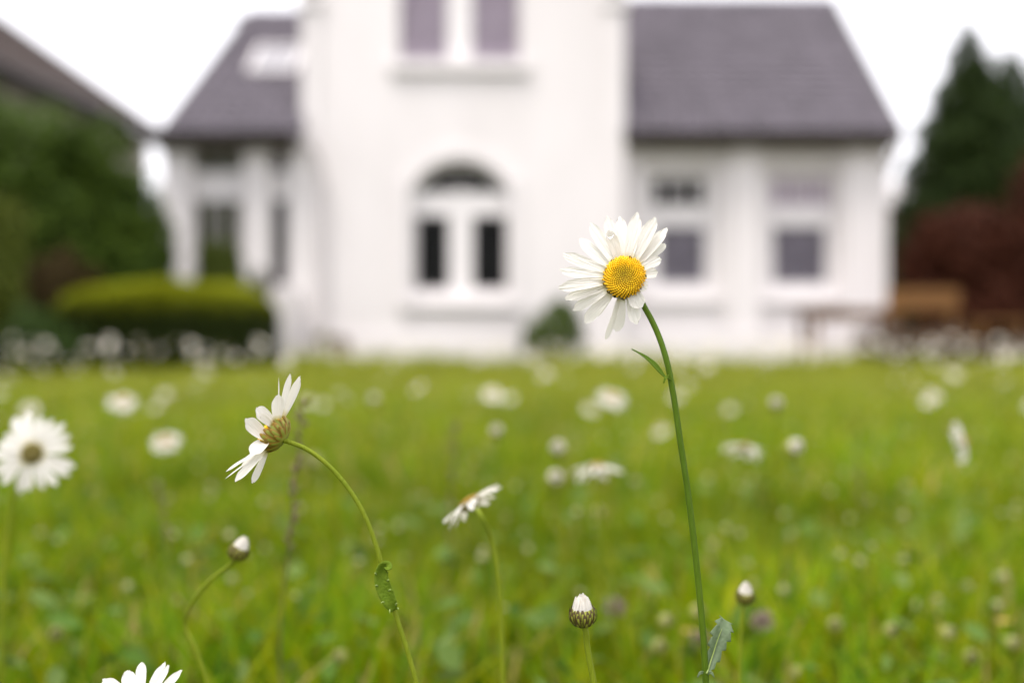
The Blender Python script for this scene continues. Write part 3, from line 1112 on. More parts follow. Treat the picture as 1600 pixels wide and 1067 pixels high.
for x in (4.90, 5.70):
    for y, h in ((12.47, .467), (12.935, 1.0)):
        mb = MB()
        mb.box(x, x + .06, y, y + .05, .06, h)
        mb.build('leg', M['wood'], bn)
lb = thing('low_stool', (5.85, 12.0, 0), 'low orange-brown wooden stool right of the bench', 'stool')
for k in range(3):
    mb = MB()
    mb.box(5.55, 6.15, 11.85 + k * .13, 11.85 + k * .13 + .12, .56, .60)
    mb.build('seat_plank', M['wood'], lb, bevel=.004)
for x in (5.58, 6.06):
    for y in (11.87, 12.17):
        mb = MB()
        mb.box(x, x + .05, y, y + .05, .0, .558)
        mb.build('leg', M['wood'], lb)


def pot(label, px, D, r, h, m, cols, seed):
    p = W(px, 560, D)
    t = thing('flower_pot', (p.x, D, 0), label, 'pot')
    mb = MB()
    mb.lathe([(r * .7, 0), (r * .95, h * .8), (r * 1.06, h * .82), (r * 1.06, h), (r * .9, h), (r * .88, h * .9)], 18, 0, Matrix.Translation((p.x, D, 0)))
    mb.build('pot', m, t)
    leaf_cloud('plant', [(p.x, D, h + .06, r, r, .10)], 500, .025, cols, seed, t)


pot('pale stone pot at the foot of the facade', 505, 13.5, .13, .30, M['stonepot'], [(.2, .2, .1), (.3, .28, .15)], 91)
pot('brown terracotta pot beside the pale stone pot', 533, 13.6, .12, .26, M['terra'], [(.10, .08, .04), (.2, .15, .1)], 92)

# ------------------------------------------------------------------ meadow grass
rs = np.random.RandomState(1)


def grass_zone(y0, y1, dens, half, hmean, wid, seed):
    rs = np.random.RandomState(seed)
    area = 0
    n_try = int(dens * (y1 - y0) * 2 * half(y1))
    x = (rs.rand(n_try) * 2 - 1) * half(y1)
    y = y0 + (y1 - y0) * rs.rand(n_try)
    k = np.abs(x) < half(y)
    k &= ~((np.hypot(x, y) < .22))
    k &= ~((y > 13.25) & (x > -5) & (x < 5.6))
    k &= ~((y > 12.25) & (x > 3.85))
    x, y = x[k], y[k]
    n = len(x)
    cl = .5 + .5 * np.sin(x * 7.1 + 2 * np.sin(y * 3.3)) * np.sin(y * 6.3 + 1.7 * np.sin(x * 4.7))
    h = hmean * (.55 + .5 * cl) * (.55 + .9 * rs.rand(n))
    near = np.clip((np.hypot(x, y) - .25) / .5, .35, 1)
    h *= near
    h *= 1 + np.clip((y - 7) / 4, 0, 1) * 1.1 * np.clip(np.sin(x * 3.1 + np.sin(y * 2.0)) * np.sin(x * 1.3 + y * 1.7) + .15 + .5 * rs.rand(n), 0, 1)
    w = wid * (.6 + .8 * rs.rand(n))
    az = rs.rand(n) * 2 * np.pi
    lean = np.abs(rs.normal(size=n)) * .38 + .05
    curve = rs.rand(n) * .55
    dx, dy = np.cos(az), np.sin(az)
    fa = az + np.pi / 2 + rs.normal(size=n) * .5
    wx, wy = np.cos(fa), np.sin(fa)
    lv = []
    for t, ws in ((0, .8), (.4, 1.0), (.75, .7), (1, 0)):
        off = h * (lean * t + curve * t * t)
        zz = h * (t - .25 * curve * t * t)
        px_, py_ = x + dx * off, y + dy * off
        if ws > 0:
            lv.append(np.stack([px_ - wx * w * ws / 2, py_ - wy * w * ws / 2, zz], 1))
            lv.append(np.stack([px_ + wx * w * ws / 2, py_ + wy * w * ws / 2, zz], 1))
        else:
            lv.append(np.stack([px_, py_, zz], 1))
    V = np.stack(lv, 1)                       # n,7,3
    base = (np.arange(n) * 7)[:, None]
    Q = np.concatenate([base + np.array([[0, 1, 3, 2]]), base + np.array([[2, 3, 5, 4]])], 0)
    T = base + np.array([[4, 5, 6]])
    # colours of single blades: fresh, blue-green, yellowish, straw
    c_f, c_b, c_y, c_s = np.array([.150, .258, .0015]), np.array([.078, .185, .005]), np.array([.250, .282, .0015]), np.array([.38, .30, .10])
    r = rs.rand(n)
    patch = .5 + .5 * np.sin(x * 2.3 + 1.1 * y) * np.sin(y * 1.9 - .7 * x + 1)
    C = np.where((r < .38)[:, None], c_f, np.where((r < .55)[:, None], c_b, np.where((r < .93)[:, None], c_y, c_s)))
    C = C * (.75 + .45 * rs.rand(n))[:, None] * (.68 + .36 * patch + .28 * cl)[:, None]
    far = np.clip((y - 1.5) / 5, 0, 1)[:, None]
    C = C * (1 - .6 * far) + np.array([.34, .34, .045]) * .6 * far      # yellower grass towards the house, its hazy paleness put into the colour
    return V.reshape(-1, 3), Q, T, np.repeat(C, 7, axis=0)


Vs, Qs, Ts, Cs = [], [], [], []
off = 0
for args in ((.12, 1.7, 11500, lambda y: .56 * y + .55, .092, .0042, 101),
             (1.7, 5.0, 3800, lambda y: .56 * y + .8, .115, .0062, 102),
             (5.0, 14.2, 850, lambda y: .58 * y + 1.2, .10, .012, 103)):
    V, Q, T, C = grass_zone(*args)
    Vs.append(V)
    Qs.append(Q + off)
    Ts.append(T + off)
    Cs.append(C)
    off += len(V)
me = np_mesh('meadow_grass', np.concatenate(Vs), np.concatenate(Ts), np.concatenate(Qs), (M['grass'],), np.concatenate(Cs), smooth=True)
o = put('meadow_grass', me, Matrix.Identity(4))
o['kind'] = 'stuff'
tag(o, 'bright green meadow grass covering the lawn before the house', 'grass')

# broad leaves of clover, plantain and daisy rosettes down in the grass
rs = np.random.RandomState(77)
n = 5000
y = .5 + 6.5 * rs.rand(n) ** 1.6
x = (rs.rand(n) * 2 - 1) * (.56 * y + .5)
z = .02 + .10 * rs.rand(n) * np.clip((y - .3) / .6, .3, 1)
P = np.stack([x, y, z], 1)
nrm = rs.normal(size=(n, 3)) * .45
nrm[:, 2] += 1
nrm /= np.linalg.norm(nrm, axis=1)[:, None]
t = rs.normal(size=(n, 3))
t -= nrm * (t * nrm).sum(1)[:, None]
t /= np.linalg.norm(t, axis=1)[:, None]
b = np.cross(nrm, t)
s = (.006 + .010 * rs.rand(n))[:, None]
wf = (.35 + .45 * rs.rand(n))[:, None]
V = np.stack([P - t * s, P - t * s * .3 + b * s * wf, P + t * s * .5 + b * s * wf * .9, P + t * s - nrm * s * .2, P + t * s * .5 - b * s * wf * .9, P - t * s * .3 - b * s * wf], 1).reshape(-1, 3)
i0 = (np.arange(n) * 6)[:, None]
Q = np.concatenate([i0 + np.array([[0, 1, 2, 3]]), i0 + np.array([[0, 3, 4, 5]])], 0)
k = rs.rand(n, 1)
C = np.array([.07, .14, .015]) * (1 - k) + np.array([.14, .20, .05]) * k
me = np_mesh('ground_cover_leaves', V, faces_quad=Q, mats=(M['foliage'],), cols=np.repeat(C, 6, axis=0))
o = put('ground_cover_leaves', me, Matrix.Identity(4))
o['kind'] = 'stuff'
tag(o, 'small broad leaves growing between the meadow grass', 'ground cover')


# ------------------------------------------------------------------ daisies
def petal_mesh(L, Wd, curl=0.1, cup=0.12, seed=0, nu=7, nv=11, tip=0.5, base=0.42):
    rg = random.Random(seed)
    teeth = [rg.uniform(-.02, .03) for _ in range(nu)]
    sk = rg.uniform(-.06, .06)
    tw = rg.uniform(-.12, .12)
    v, f = [], []
    for j in range(nv):
        t = j / (nv - 1)
        w = base + (1 - base) * math.sin(min(1, t / .62) * math.pi / 2)
        if t > .72:
            w *= math.sqrt(max(0.0, 1 - ((t - .72) / .28) ** 2 * (1 - tip ** 2)))
        for i in range(nu):
            u = i / (nu - 1) * 2 - 1
            tt = t
            if t > .6:
                tt = t + (t - .6) / .4 * (teeth[i] - .07 * u * u)
            groove = .020 * math.cos(u * math.pi * 2.0)
            x = u * w * Wd / 2 + sk * L * t * t
            z = cup * Wd * u * u * (.6 + .4 * (1 - t)) - curl * L * t * t + groove * Wd + tw * Wd * u * t
            v.append((x, tt * L, z))
    for j in range(nv - 1):
        for i in range(nu - 1):
            a = j * nu + i
            f.append((a, a + 1, a + nu + 1, a + nu))
    mb = MB()
    mb.add(v, f, 0, True)
    return mb.mesh('petal', M['petal'])


GEN = [petal_mesh(1.0, .26 + .03 * (i % 3), curl=.08 + .05 * (i % 4), seed=i, nv=9, nu=5) for i in range(8)]


def disc_parts(C, n, R, parent, florets=0, up=None, seed=0):
    A = frame(C, Vector(n).orthogonal(), n)
    prof = [(R, -.10 * R), (R * 1.0, .06 * R), (R * .92, .26 * R), (R * .75, .38 * R), (R * .5, .45 * R), (R * .25, .45 * R), (R * .08, .42 * R)]
    mb = MB()
    mb.lathe(prof, 24)
    d = put('disc', mb.mesh('disc', M['discp']), A, parent)
    if florets:
        rg = random.Random(seed)
        v, f, c = [], [], []
        for k in range(florets):
            q = math.sqrt((k + .5) / florets)
            th = k * 2.399963
            r = q * R
            # dome height at r
            z = None
            for (r1, z1), (r2, z2) in zip(prof[1:-1], prof[2:]):
                if r2 <= r <= r1:
                    z = z1 + (z2 - z1) * (r1 - r) / (r1 - r2)
            if z is None:
                z = prof[-1][1]
            s = R * (.026 + .024 * q) * rg.uniform(.85, 1.1) * (1.12 if florets > 200 else 1.6)
            tilt = q ** 2 * .9
            nx = Vector((math.cos(th) * math.sin(tilt), math.sin(th) * math.sin(tilt), math.cos(tilt)))
            ax = nx.orthogonal().normalized()
            bx = nx.cross(ax)
            p = Vector((r * math.cos(th), r * math.sin(th), z))
            b0 = len(v)
            hh = s * (1.3 + 1.5 * q)
            for (rr_, zz) in ((1.0, -.2), (1.05, .55), (.6, 1.0)):
                for m_ in range(5):
                    a = m_ * 2 * math.pi / 5
                    v.append(p + (ax * math.cos(a) + bx * math.sin(a)) * s * rr_ + nx * hh * zz)
            v.append(p + nx * hh * (1.1 if q < .75 else .75))
            for lv in range(2):
                for m_ in range(5):
                    m2 = (m_ + 1) % 5
                    f.append((b0 + lv * 5 + m_, b0 + lv * 5 + m2, b0 + lv * 5 + 5 + m2, b0 + lv * 5 + 5 + m_))
            for m_ in range(5):
                f.append((b0 + 10 + m_, b0 + 10 + (m_ + 1) % 5, b0 + 15))
            g_ = Vector((.50, .42, .012)).lerp(Vector((.92, .60, .004)), min(1, q * 1.6))
            if q > .75:
                g_ = g_.lerp(Vector((.90, .50, .004)), (q - .75) * 3)
            g_ = g_ * rg.uniform(.85, 1.1)
            c += [tuple(g_)] * 16
        me = bpy.data.meshes.new('florets')
        me.from_pydata([tuple(p) for p in v], [], f)
        me.materials.append(M['disc'])
        me.polygons.foreach_set('use_smooth', [True] * len(f))
        at = me.color_attributes.new('tint', 'FLOAT_COLOR', 'POINT')
        at.data.foreach_set('color', [q for t_ in c for q in (t_[0], t_[1], t_[2], 1)])
        fl = put('florets', me, A, d)
        fl['kind'] = 'stuff'
    return d


def bract_mesh(L, Wd, curl):
    v, f = [], []
    prof = [0.9, 1.0, .95, .75, .35]
    for j, w in enumerate(prof):
        t = j / 4
        for u in (-1, -.55, 0, .55, 1):
            v.append((u * w * Wd / 2, t * L, -curl * L * (t - .5) ** 2 * 4 * .25 + (.10 * Wd * (1 - u * u))))
    for j in range(4):
        for i in range(4):
            a = j * 5 + i
            f.append((a, a + 1, a + 6, a + 5))
    mb = MB()
    for idx, q in enumerate(f):
        pass
    mb.v = v
    mb.f = f
    mb.m = [1 if (i % 4 in (0, 3) or i >= 12) else 0 for i in range(16)]
    mb.s = [True] * 16
    return mb


def involucre(C, n, R, parent, bracts=True, depth=.75, rows=3, seed=0, dark=False):
    """green cup behind the head, covered with overlapping bracts; n points to the face"""
    A = frame(C, Vector(n).orthogonal(), n)
    prof = [(.16 * R, -depth * R), (.5 * R, -depth * .93 * R), (.82 * R, -depth * .62 * R), (.97 * R, -depth * .25 * R), (1.0 * R, .0)]
    mb = MB()
    mb.lathe(prof, 20)
    iv = put('involucre', mb.mesh('involucre', M['bract']), A, parent)
    if bracts:
        bm = bract_mesh(R * .72, R * .36, .35).mesh('bract', [M['bract'], M['bractd'] if dark else M['bractb']])
        rg = random.Random(seed)
        for row in range(rows):
            k_n = (12, 15, 17)[row]
            zz = (-.92, -.70, -.42)[row] * depth * R
            rr_ = (.46, .80, .95)[row] * R
            slope = (.95, .50, .22)[row]
            for k in range(k_n):
                th = 2 * math.pi * (k + .5 * (row % 2)) / k_n + rg.uniform(-.05, .05)
                rad = Vector((math.cos(th), math.sin(th), 0))
                ydir = (rad * slope + Vector((0, 0, 1)) * (1 - slope * .5)).normalized()
                outn = (rad * (1 - slope * .4) - Vector((0, 0, slope)))
                Ml = frame(rad * (rr_ + R * (.05 - .012 * row)) + Vector((0, 0, zz - .05 * R)), ydir, outn, rg.uniform(.85, 1.1))
                put('bract', bm, A @ Ml, iv)
    return iv


def stem_part(pts, r0, r1, parent, m='stem', n=8, name='stem'):
    P = spline(pts, 7)
    mb = MB()
    mb.tube(P, [r0 + (r1 - r0) * i / (len(P) - 1) for i in range(len(P))], n=n)
    return mb.build(name, M[m], parent)


def generic_petals(C, n, R, L, count, reflex, parent, seed, jitter=.12, skip=None):
    rg = random.Random(seed)
    n = Vector(n).normalized()
    a = n.orthogonal().normalized()
    b = n.cross(a)
    for k in range(count):
        th = 2 * math.pi * k / count + rg.uniform(-.07, .07)
        if skip and skip(th):
            continue
        rad = a * math.cos(th) + b * math.sin(th)
        el = -reflex + rg.gauss(0, jitter)
        yd = rad * math.cos(el) + n * math.sin(el)
        up = n * math.cos(el) - rad * math.sin(el)
        root = Vector(C) + rad * R * .82 - n * R * .04
        put('petal', GEN[rg.randrange(8)], frame(root, yd, up, L * rg.uniform(.85, 1.1)), parent)


def simple_daisy(label, px, py, D, n, R=.0072, L=.0165, count=20, reflex=.1, path=None, seed=0, group=None, m='stem', sr=.0011, bracts=False, florets=0, jitter=.12, dm='discp'):
    C = W(px, py, D)
    n = Vector(n).normalized()
    att = C - n * R * .75
    if path is None:
        gx = C.x + (random.Random(seed).uniform(-.03, .03))
        gy = C.y - n.y * -.02
        pts = [att, att - n * .018 + Vector((0, 0, -.012)), Vector((C.x * .6 + gx * .4 - n.x * .03, C.y + .03 * -n.y, att.z * .6)), Vector((gx, C.y + .02, -.01))]
    else:
        pts = [att] + [W(*p) for p in path]
        last = pts[-1]
        pts.append(Vector((last.x + (last.x - pts[-2].x) * .5, last.y + .02, -.01)))
    t = thing('daisy', (pts[-1].x, pts[-1].y, 0), label, 'daisy', group)
    stem_part(pts, sr, sr * 1.15, t, m)
    dd = disc_parts(C, n, R, t, florets=florets, seed=seed)
    dd.data.materials[0] = M[dm]
    involucre(C, n, R, t, bracts=bracts, seed=seed)
    generic_petals(C, n, R, L, count, reflex, t, seed, jitter)
    return t


def bud(label, px, py, D, r, path, n=None, detail=True, seed=0, openness=.5, group=None, m='stem', sr=.0011):
    """closed daisy bud: bract cup below, white ray tips bunched above; (px,py) is the widest part"""
    C = W(px, py, D)
    n = Vector(n if n else (0, -.1, 1)).normalized()
    att = C - n * r * .85
    pts = [att] + [W(*p) for p in path]
    last = pts[-1]
    pts.append(Vector((last.x + (last.x - pts[-2].x) * .4, last.y + .015, -.01)))
    t = thing('daisy_bud', (pts[-1].x, pts[-1].y, 0), label, 'flower bud', group)
    stem_part(pts, sr, sr * 1.1, t, m)
    A = frame(C, n.orthogonal(), n)
    mb = MB()
    mb.lathe([(.16 * r, -.95 * r), (.55 * r, -.85 * r), (.88 * r, -.5 * r), (.99 * r, -.1 * r), (.96 * r, .25 * r), (.8 * r, .55 * r)], 20)
    iv = put('involucre', mb.mesh('involucre', M['bract']), A, t)
    rg = random.Random(seed)
    if detail:
        bm = bract_mesh(r * 1.05, r * .40, .55).mesh('bract', [M['bract'], M['bractd']])
        for row, (k_n, zz, rr_, sl) in enumerate(((10, -.85, .60, .75), (13, -.48, .93, .22), (15, -.26, 1.0, -.02))):
            for k in range(k_n):
                th = 2 * math.pi * (k + .5 * (row % 2)) / k_n + rg.uniform(-.06, .06)
                rad = Vector((math.cos(th), math.sin(th), 0))
                ydir = (rad * sl + Vector((0, 0, 1))).normalized()
                Ml = frame((rad * (rr_ + .04 - .015 * row) + Vector((0, 0, zz - .1))) * r, ydir, rad - Vector((0, 0, sl)), rg.uniform(.85, 1.05))
                put('bract', bm, A @ Ml, iv)
    pm = petal_mesh(r * 1.45, r * .50, curl=-.05, cup=-.15, seed=seed, nu=5, nv=7)
    for ring, (k_n, rr_, tilt, sc) in enumerate(((15, .84, .34, .92), (11, .58, .22, 1.0), (6, .26, .05, 1.05))):
        for k in range(k_n):
            th = 2 * math.pi * (k + .5 * ring) / k_n + rg.uniform(-.1, .1)
            rad = Vector((math.cos(th), math.sin(th), 0))
            ydir = (rad * (-tilt * (1.2 - openness)) + Vector((0, 0, 1))).normalized()
            Ml = frame((rad * rr_ + Vector((0, 0, .15))) * r, ydir, -rad, sc * rg.uniform(.85, 1.08))
            put('petal', pm, A @ Ml, t)
    return t


def leaf_surface(name, spine, widths, up, parent, m, fold=.35, teeth=0, tooth_len=.3, mt=None, nsub=6, asym=0.0):
    """serrated leaf blade along a spine, folded along its midrib"""
    P = spline(spine, nsub)
    n_ = len(P)
    ws = np.interp(np.linspace(0, 1, n_), np.linspace(0, 1, len(widths)), widths)
    v, f = [], []
    up = Vector(up)
    for i, p in enumerate(P):
        t = (P[min(i + 1, n_ - 1)] - P[max(i - 1, 0)]).normalized()
        side = t.cross(up).normalized()
        nn = side.cross(t).normalized()
        w = ws[i]
        saw = 1.0
        if teeth:
            ph = (i / (n_ - 1) * teeth) % 1.0
            saw = 1 + tooth_len * (1 - ph) - tooth_len * .5
        for u in (-1, -.5, 0, .5, 1):
            ww = w * (saw if abs(u) == 1 else 1) * (1 + asym * u)
            v.append(p + side * u * ww / 2 + nn * fold * w * (abs(u) ** 1.4) * .5)
    for i in range(n_ - 1):
        for k in range(4):
            a = i * 5 + k
            f.append((a, a + 1, a + 6, a + 5))
    mb = MB()
    mb.add(v, f, 0, True)
    o = mb.build(name, M[m], parent)
    md = o.modifiers.new('thick', 'SOLIDIFY')
    md.thickness = .0003
    return o


# ---- main daisy ---------------------------------------------------
D0 = FOCUS
C = W(976, 434, D0)
nf = Vector((-.20, -1.0, .16)).normalized()
pxm = D0 / F                                   # metres per photo pixel at the flower
path = [(1001, 468, D0 + .006), (1007, 480, D0 + .006), (1017, 498, D0 + .004), (1030, 527, D0 + .002), (1042, 565, D0), (1051, 610, D0), (1063, 690, D0), (1075, 770, D0), (1086, 860, D0), (1095, 950, D0), (1100, 1010, D0), (1103, 1067, D0)]
pts = [C - nf * .0065 + Vector((.001, 0, -.001))] + [W(*p) for p in path]
pts.append(Vector((pts[-1].x + .004, D0 + .01, .09)))
pts.append(Vector((pts[-1].x + .006, D0 + .02, -.01)))
daisy = thing('daisy', (pts[-1].x, pts[-1].y, 0), 'tall sharp white daisy with yellow disc facing the viewer', 'daisy', 'open daisies in focus')
stem = stem_part(pts, .00125, .00150, daisy, 'stem_d', n=12)
R = 31 * pxm
disc_parts(C, nf, R, daisy, florets=330, seed=2)
involucre(C - nf * .0006, nf, R * .93, daisy, bracts=True, seed=3)
up_p = nf
tips = [(996, 333, 22), (1022, 340, 22), (1041, 356, 19), (1037, 379, 18), (1031, 402, 18), (1027, 424, 17), (1011, 450, 19), (1000, 480, 26), (996, 505, 21),
        (963, 517, 23), (946, 529, 16), (912, 501, 20), (896, 483, 19), (883, 467, 19), (873, 445, 20), (876, 424, 18), (881, 396, 20), (903, 374, 20),
        (922, 350, 20), (944, 340, 20), (953, 360, 19), (969, 339, 21), (983, 350, 18), (1009, 352, 16), (1034, 366, 15), (889, 454, 16), (925, 492, 16)]
FULL = 103.0
rg = random.Random(12)
for i, (tx, ty, wpx) in enumerate(tips):
    dx, dy = tx - 976, ty - 434
    ln = math.hypot(dx, dy)
    ux, uy = dx / ln, dy / ln
    rr_ = 27.0
    root = C + Vector((ux * rr_ * pxm, 0, -uy * rr_ * pxm))
    root = root - nf * ((root - C).dot(nf)) - nf * .0008
    tip = C + Vector((ux * ln * pxm, 0, -uy * ln * pxm))
    plane = -(tip - C).dot(nf) / nf.y
    tip.y += plane
    short = math.sqrt(max(0, FULL ** 2 - ln ** 2))
    back = min(34.0, short * .62) * pxm
    back = {4: 16, 5: 10, 6: -4, 7: -7, 8: 6}.get(i, back / pxm) * pxm
    if i in (6, 7):
        root = root + nf * .0022 - Vector((ux, 0, -uy)) * 5 * pxm
    tip = W(tx, ty, D0 + plane + back + rg.uniform(-.0008, .0012))
    L = (tip - root).length
    yd = tip - root
    curl = rg.uniform(.02, .08)
    if i in (7, 6):
        curl = .16
    if i == 20:
        tip = W(tx, ty, D0 + plane - .004)
        yd = tip - root
        L = yd.length
        curl = -.18
    pm = petal_mesh(L * 1.01, wpx * pxm * .95, curl=curl, cup=rg.uniform(.02, .14), seed=100 + i, nu=9, nv=14, tip=rg.uniform(.35, .6), base=.5)
    yd = yd.normalized()
    upv = nf if i not in (10,) else Vector((.8, -.5, .2))
    Mx = frame(root, yd + upv * curl * .9, upv)
    Mx.translation = root - nf * (.0003 + .0005 * (i % 3))
    put('petal', pm, Mx, daisy)
# small bract leaf on the stem
leaf_surface('leaf', [W(1049, 592, D0 - .001), W(1039, 588, D0 - .002), W(1030, 579, D0 - .002), W(1022, 570, D0 - .002), W(1010, 559, D0 - .002), W(998, 551, D0 - .002), W(987, 545, D0 - .002)],
             [v_ * pxm for v_ in (5, 3, 8, 9, 6, 2.5, 1.0)], (.3, -.8, .5), stem, 'stem_d', fold=.5)
leaf_surface('leaf_ear', [W(1046, 588, D0 - .001), W(1040, 590, D0 - .003), W(1037, 599, D0 - .003)], [v_ * pxm for v_ in (5, 4, 1)], (0, -1, 0), stem, 'leaf', fold=.3, nsub=4)
# serrated leaf low on the stem
leaf_surface('leaf', [W(1104, 1052, D0 - .001), W(1108, 1040, D0 + .001), W(1114, 1022, D0 + .003), W(1121, 1000, D0 + .004), W(1128, 982, D0 + .005), W(1133, 968, D0 + .007)],
             [v_ * pxm for v_ in (6, 15, 24, 30, 33, 22)], (.35, -1, .2), stem, 'leafg', fold=.35, teeth=6, tooth_len=.55, nsub=9)
mb = MB()
mb.tube(spline([W(1104, 1052, D0 - .0015), W(1108, 1040, D0 + .0002), W(1114, 1022, D0 + .0022), W(1121, 1000, D0 + .0032), W(1128, 982, D0 + .0042)], 5), [.0005 - .0004 * i / 20 for i in range(21)], n=6)
mb.build('midrib', M['tooth'], stem)
for s in (-1, 1):
    leaf_surface('leaf_ear', [W(1103 + s * 4, 1050, D0 - .002), W(1103 + s * 9, 1051, D0 - .003), W(1103 + s * 13, 1058, D0 - .003)], [v_ * pxm for v_ in (4, 4, 1)], (0, -1, 0), stem, 'leafg', fold=.2, nsub=4)
# water drop on an upper petal
dp = W(953, 367, D0 - .0015)
mb = MB()
mb.lathe([(.0002, -.0008), (.0012, -.0007), (.0017, 0), (.0014, .0008), (.0007, .0013), (.0001, .0014)], 16)
A = frame(dp, nf.orthogonal(), nf)
o = put('water_drop', mb.mesh('water_drop', M['drop']), A)
tag(o, 'clear water drop on upper left petal of tall daisy', 'water drop')

# ---- daisy seen from the side --------------------------------------
base_p = W(443, 688, D0)
rim = W(426.5, 677.5, D0)
ax = (rim - base_p)
ns = (ax + Vector((0, .002, 0))).normalized()
ns = Vector((ns.x, .12, ns.z)).normalized()
R2 = 27 * pxm
path = [(448, 689.5), (459, 693), (474, 699), (505, 720), (540, 757), (568, 802), (587, 850), (599, 892), (610, 932), (620, 965), (636, 1015), (651, 1067)]
pts = [base_p] + [W(a, b, D0) for a, b in path]
pts.append(Vector((pts[-1].x + .018, D0 + .01, .09)))
pts.append(Vector((pts[-1].x + .012, D0 + .02, -.01)))
sd = thing('daisy', (pts[-1].x, pts[-1].y, 0), 'sharp drooping daisy seen side-on, brown bracts, long arched stem', 'daisy', 'open daisies in focus')
stem2 = stem_part(pts, .0011, .0012, sd, 'stem', n=12)
Cc = base_p + ns * R2 * .66
involucre(Cc, ns, R2, sd, bracts=True, depth=.68, seed=7)
disc_parts(Cc + ns * .0004, ns, R2 * .93, sd, florets=120, seed=8)
side = [  # tip px, root px, tip depth, root depth offset, width px, curl, up hint
    (471, 590, 440, 652, .000, .001, 17, -.03, (.75, -.5, .45)),
    (450.5, 586, 437, 650, -.004, -.002, 13, .03, (.75, -.55, .2)),
    (435.5, 591, 434, 650, .006, .004, 6, .02, (1, -.15, .1)),
    (433, 619, 433, 655, -.010, -.004, 19, .10, (.35, -.9, .3)),
    (401, 637, 426, 662, -.012, -.005, 22, -.10, (.25, -.9, .35)),
    (405, 649, 424, 664, -.014, -.006, 13, -.05, (.25, -.9, .35)),
    (384, 656, 416, 684, -.010, -.006, 22, -.14, (-.15, -.9, .45)),
    (393, 706, 416, 690, -.012, -.005, 24, .28, (-.1, -.9, .5)),
    (354.5, 737, 404, 706, -.002, -.003, 8, .10, (-.3, -.6, .9)),
    (353, 746, 402, 712, .004, .002, 5, .02, (-.3, -.6, .9)),
    (368, 751, 415, 702, -.003, -.002, 13, -.03, (.2, -.7, .5)),
    (395.5, 753, 416, 705, .001, .000, 12, -.05, (.7, -.7, .1)),
    (378, 728, 414, 700, .002, .001, 9, .10, (.2, -.8, .5)),
]
for i, (tx, ty, rx, ry, td, rd, wpx, curl, uph) in enumerate(side):
    root, tip = W(rx, ry, D0 + rd), W(tx, ty, D0 + td)
    yd = tip - root
    pm = petal_mesh(yd.length * 1.02, wpx * pxm, curl=curl, cup=.10, seed=200 + i, nu=9, nv=14, tip=.45, base=.55)
    put('petal', pm, frame(root, yd.normalized() + Vector(uph).normalized() * curl * .9, uph), sd)
for k in range(5):     # ray florets on the far side
    th = -1.2 + k * .6
    a = ns.orthogonal().normalized()
    rad = (Vector((0, 1, 0)) * math.cos(th) + ns.cross(Vector((0, 1, 0))) * math.sin(th)).normalized()
    put('petal', GEN[k], frame(Cc + rad * R2 * .8, rad * .9 + ns * .5, ns, .017), sd)
# toothed clasping leaf curled up the stem
lf = leaf_surface('leaf', [W(616, 953, D0 - .002), W(610, 942, D0 - .003), W(603, 926, D0 - .003), W(597, 909, D0 - .003), W(596, 896, D0 - .003), W(600, 886, D0 - .0035), W(606, 884, D0 - .005), W(608, 890, D0 - .0065)],
                  [v_ * pxm for v_ in (9, 19, 23, 22, 20, 18, 14, 9)], (.15, -1, .1), stem2, 'leaf', fold=.55, teeth=0, nsub=6)
for (tx, ty, ex, ey) in ((588, 897, 585, 895), (590, 915, 586, 914.5), (600, 940, 595, 942), (609, 952, 609, 958), (607, 923, 611, 921), (605, 907, 608, 906), (618, 945, 621, 942), (621, 950, 623, 952)):
    mb = MB()
    a, b_ = W(tx, ty, D0 - .0045), W(ex, ey, D0 - .0055)
    mb.tube([a, (a + b_) / 2 + Vector((0, 0, .0003)), b_], [.0004, .0003, .0001], n=5)
    mb.build('leaf_tooth', M['tooth'], lf)

# ---- daisy cut by the bottom edge ------------------------------------
C3 = W(221, 1102, D0)
n3 = Vector((.02, -.30, .95)).normalized()
cut = thing('daisy', (C3.x, C3.y, 0), 'sharp white petals of a daisy cut by the bottom edge', 'daisy', 'open daisies in focus')
stem_part([C3 - n3 * .005, C3 - n3 * .03, Vector((C3.x + .01, C3.y + .01, -.01))], .0011, .0013, cut)
disc_parts(C3, n3, .0075, cut, florets=120, seed=9)
involucre(C3, n3, .0075, cut, bracts=False)
for i, (tx, ty, rx, ry, td, wpx) in enumerate(((160, 1061, 205, 1096, .006, 22), (194, 1049, 212, 1094, .012, 22), (222, 1033, 219, 1092, .014, 18), (256, 1034, 228, 1094, .012, 16),
                                                (262, 1038, 231, 1096, .009, 12), (283, 1046, 236, 1098, .005, 14), (150, 1085, 200, 1100, -.002, 20), (295, 1078, 240, 1102, -.004, 18),
                                                (190, 1125, 208, 1108, -.014, 20), (235, 1128, 226, 1110, -.015, 20), (275, 1112, 236, 1106, -.011, 20), (160, 1112, 204, 1106, -.010, 20))):
    root, tip = W(rx, ry, D0 + td * .3), W(tx, ty, D0 + td)
    yd = tip - root
    pm = petal_mesh(yd.length, wpx * pxm, curl=.06, cup=.12, seed=300 + i, nu=9, nv=14, tip=.45, base=.5)
    put('petal', pm, frame(root, yd + Vector((0, -.3, .9)) * .05 * yd.length, (0.0, -.85, .5)), cut)

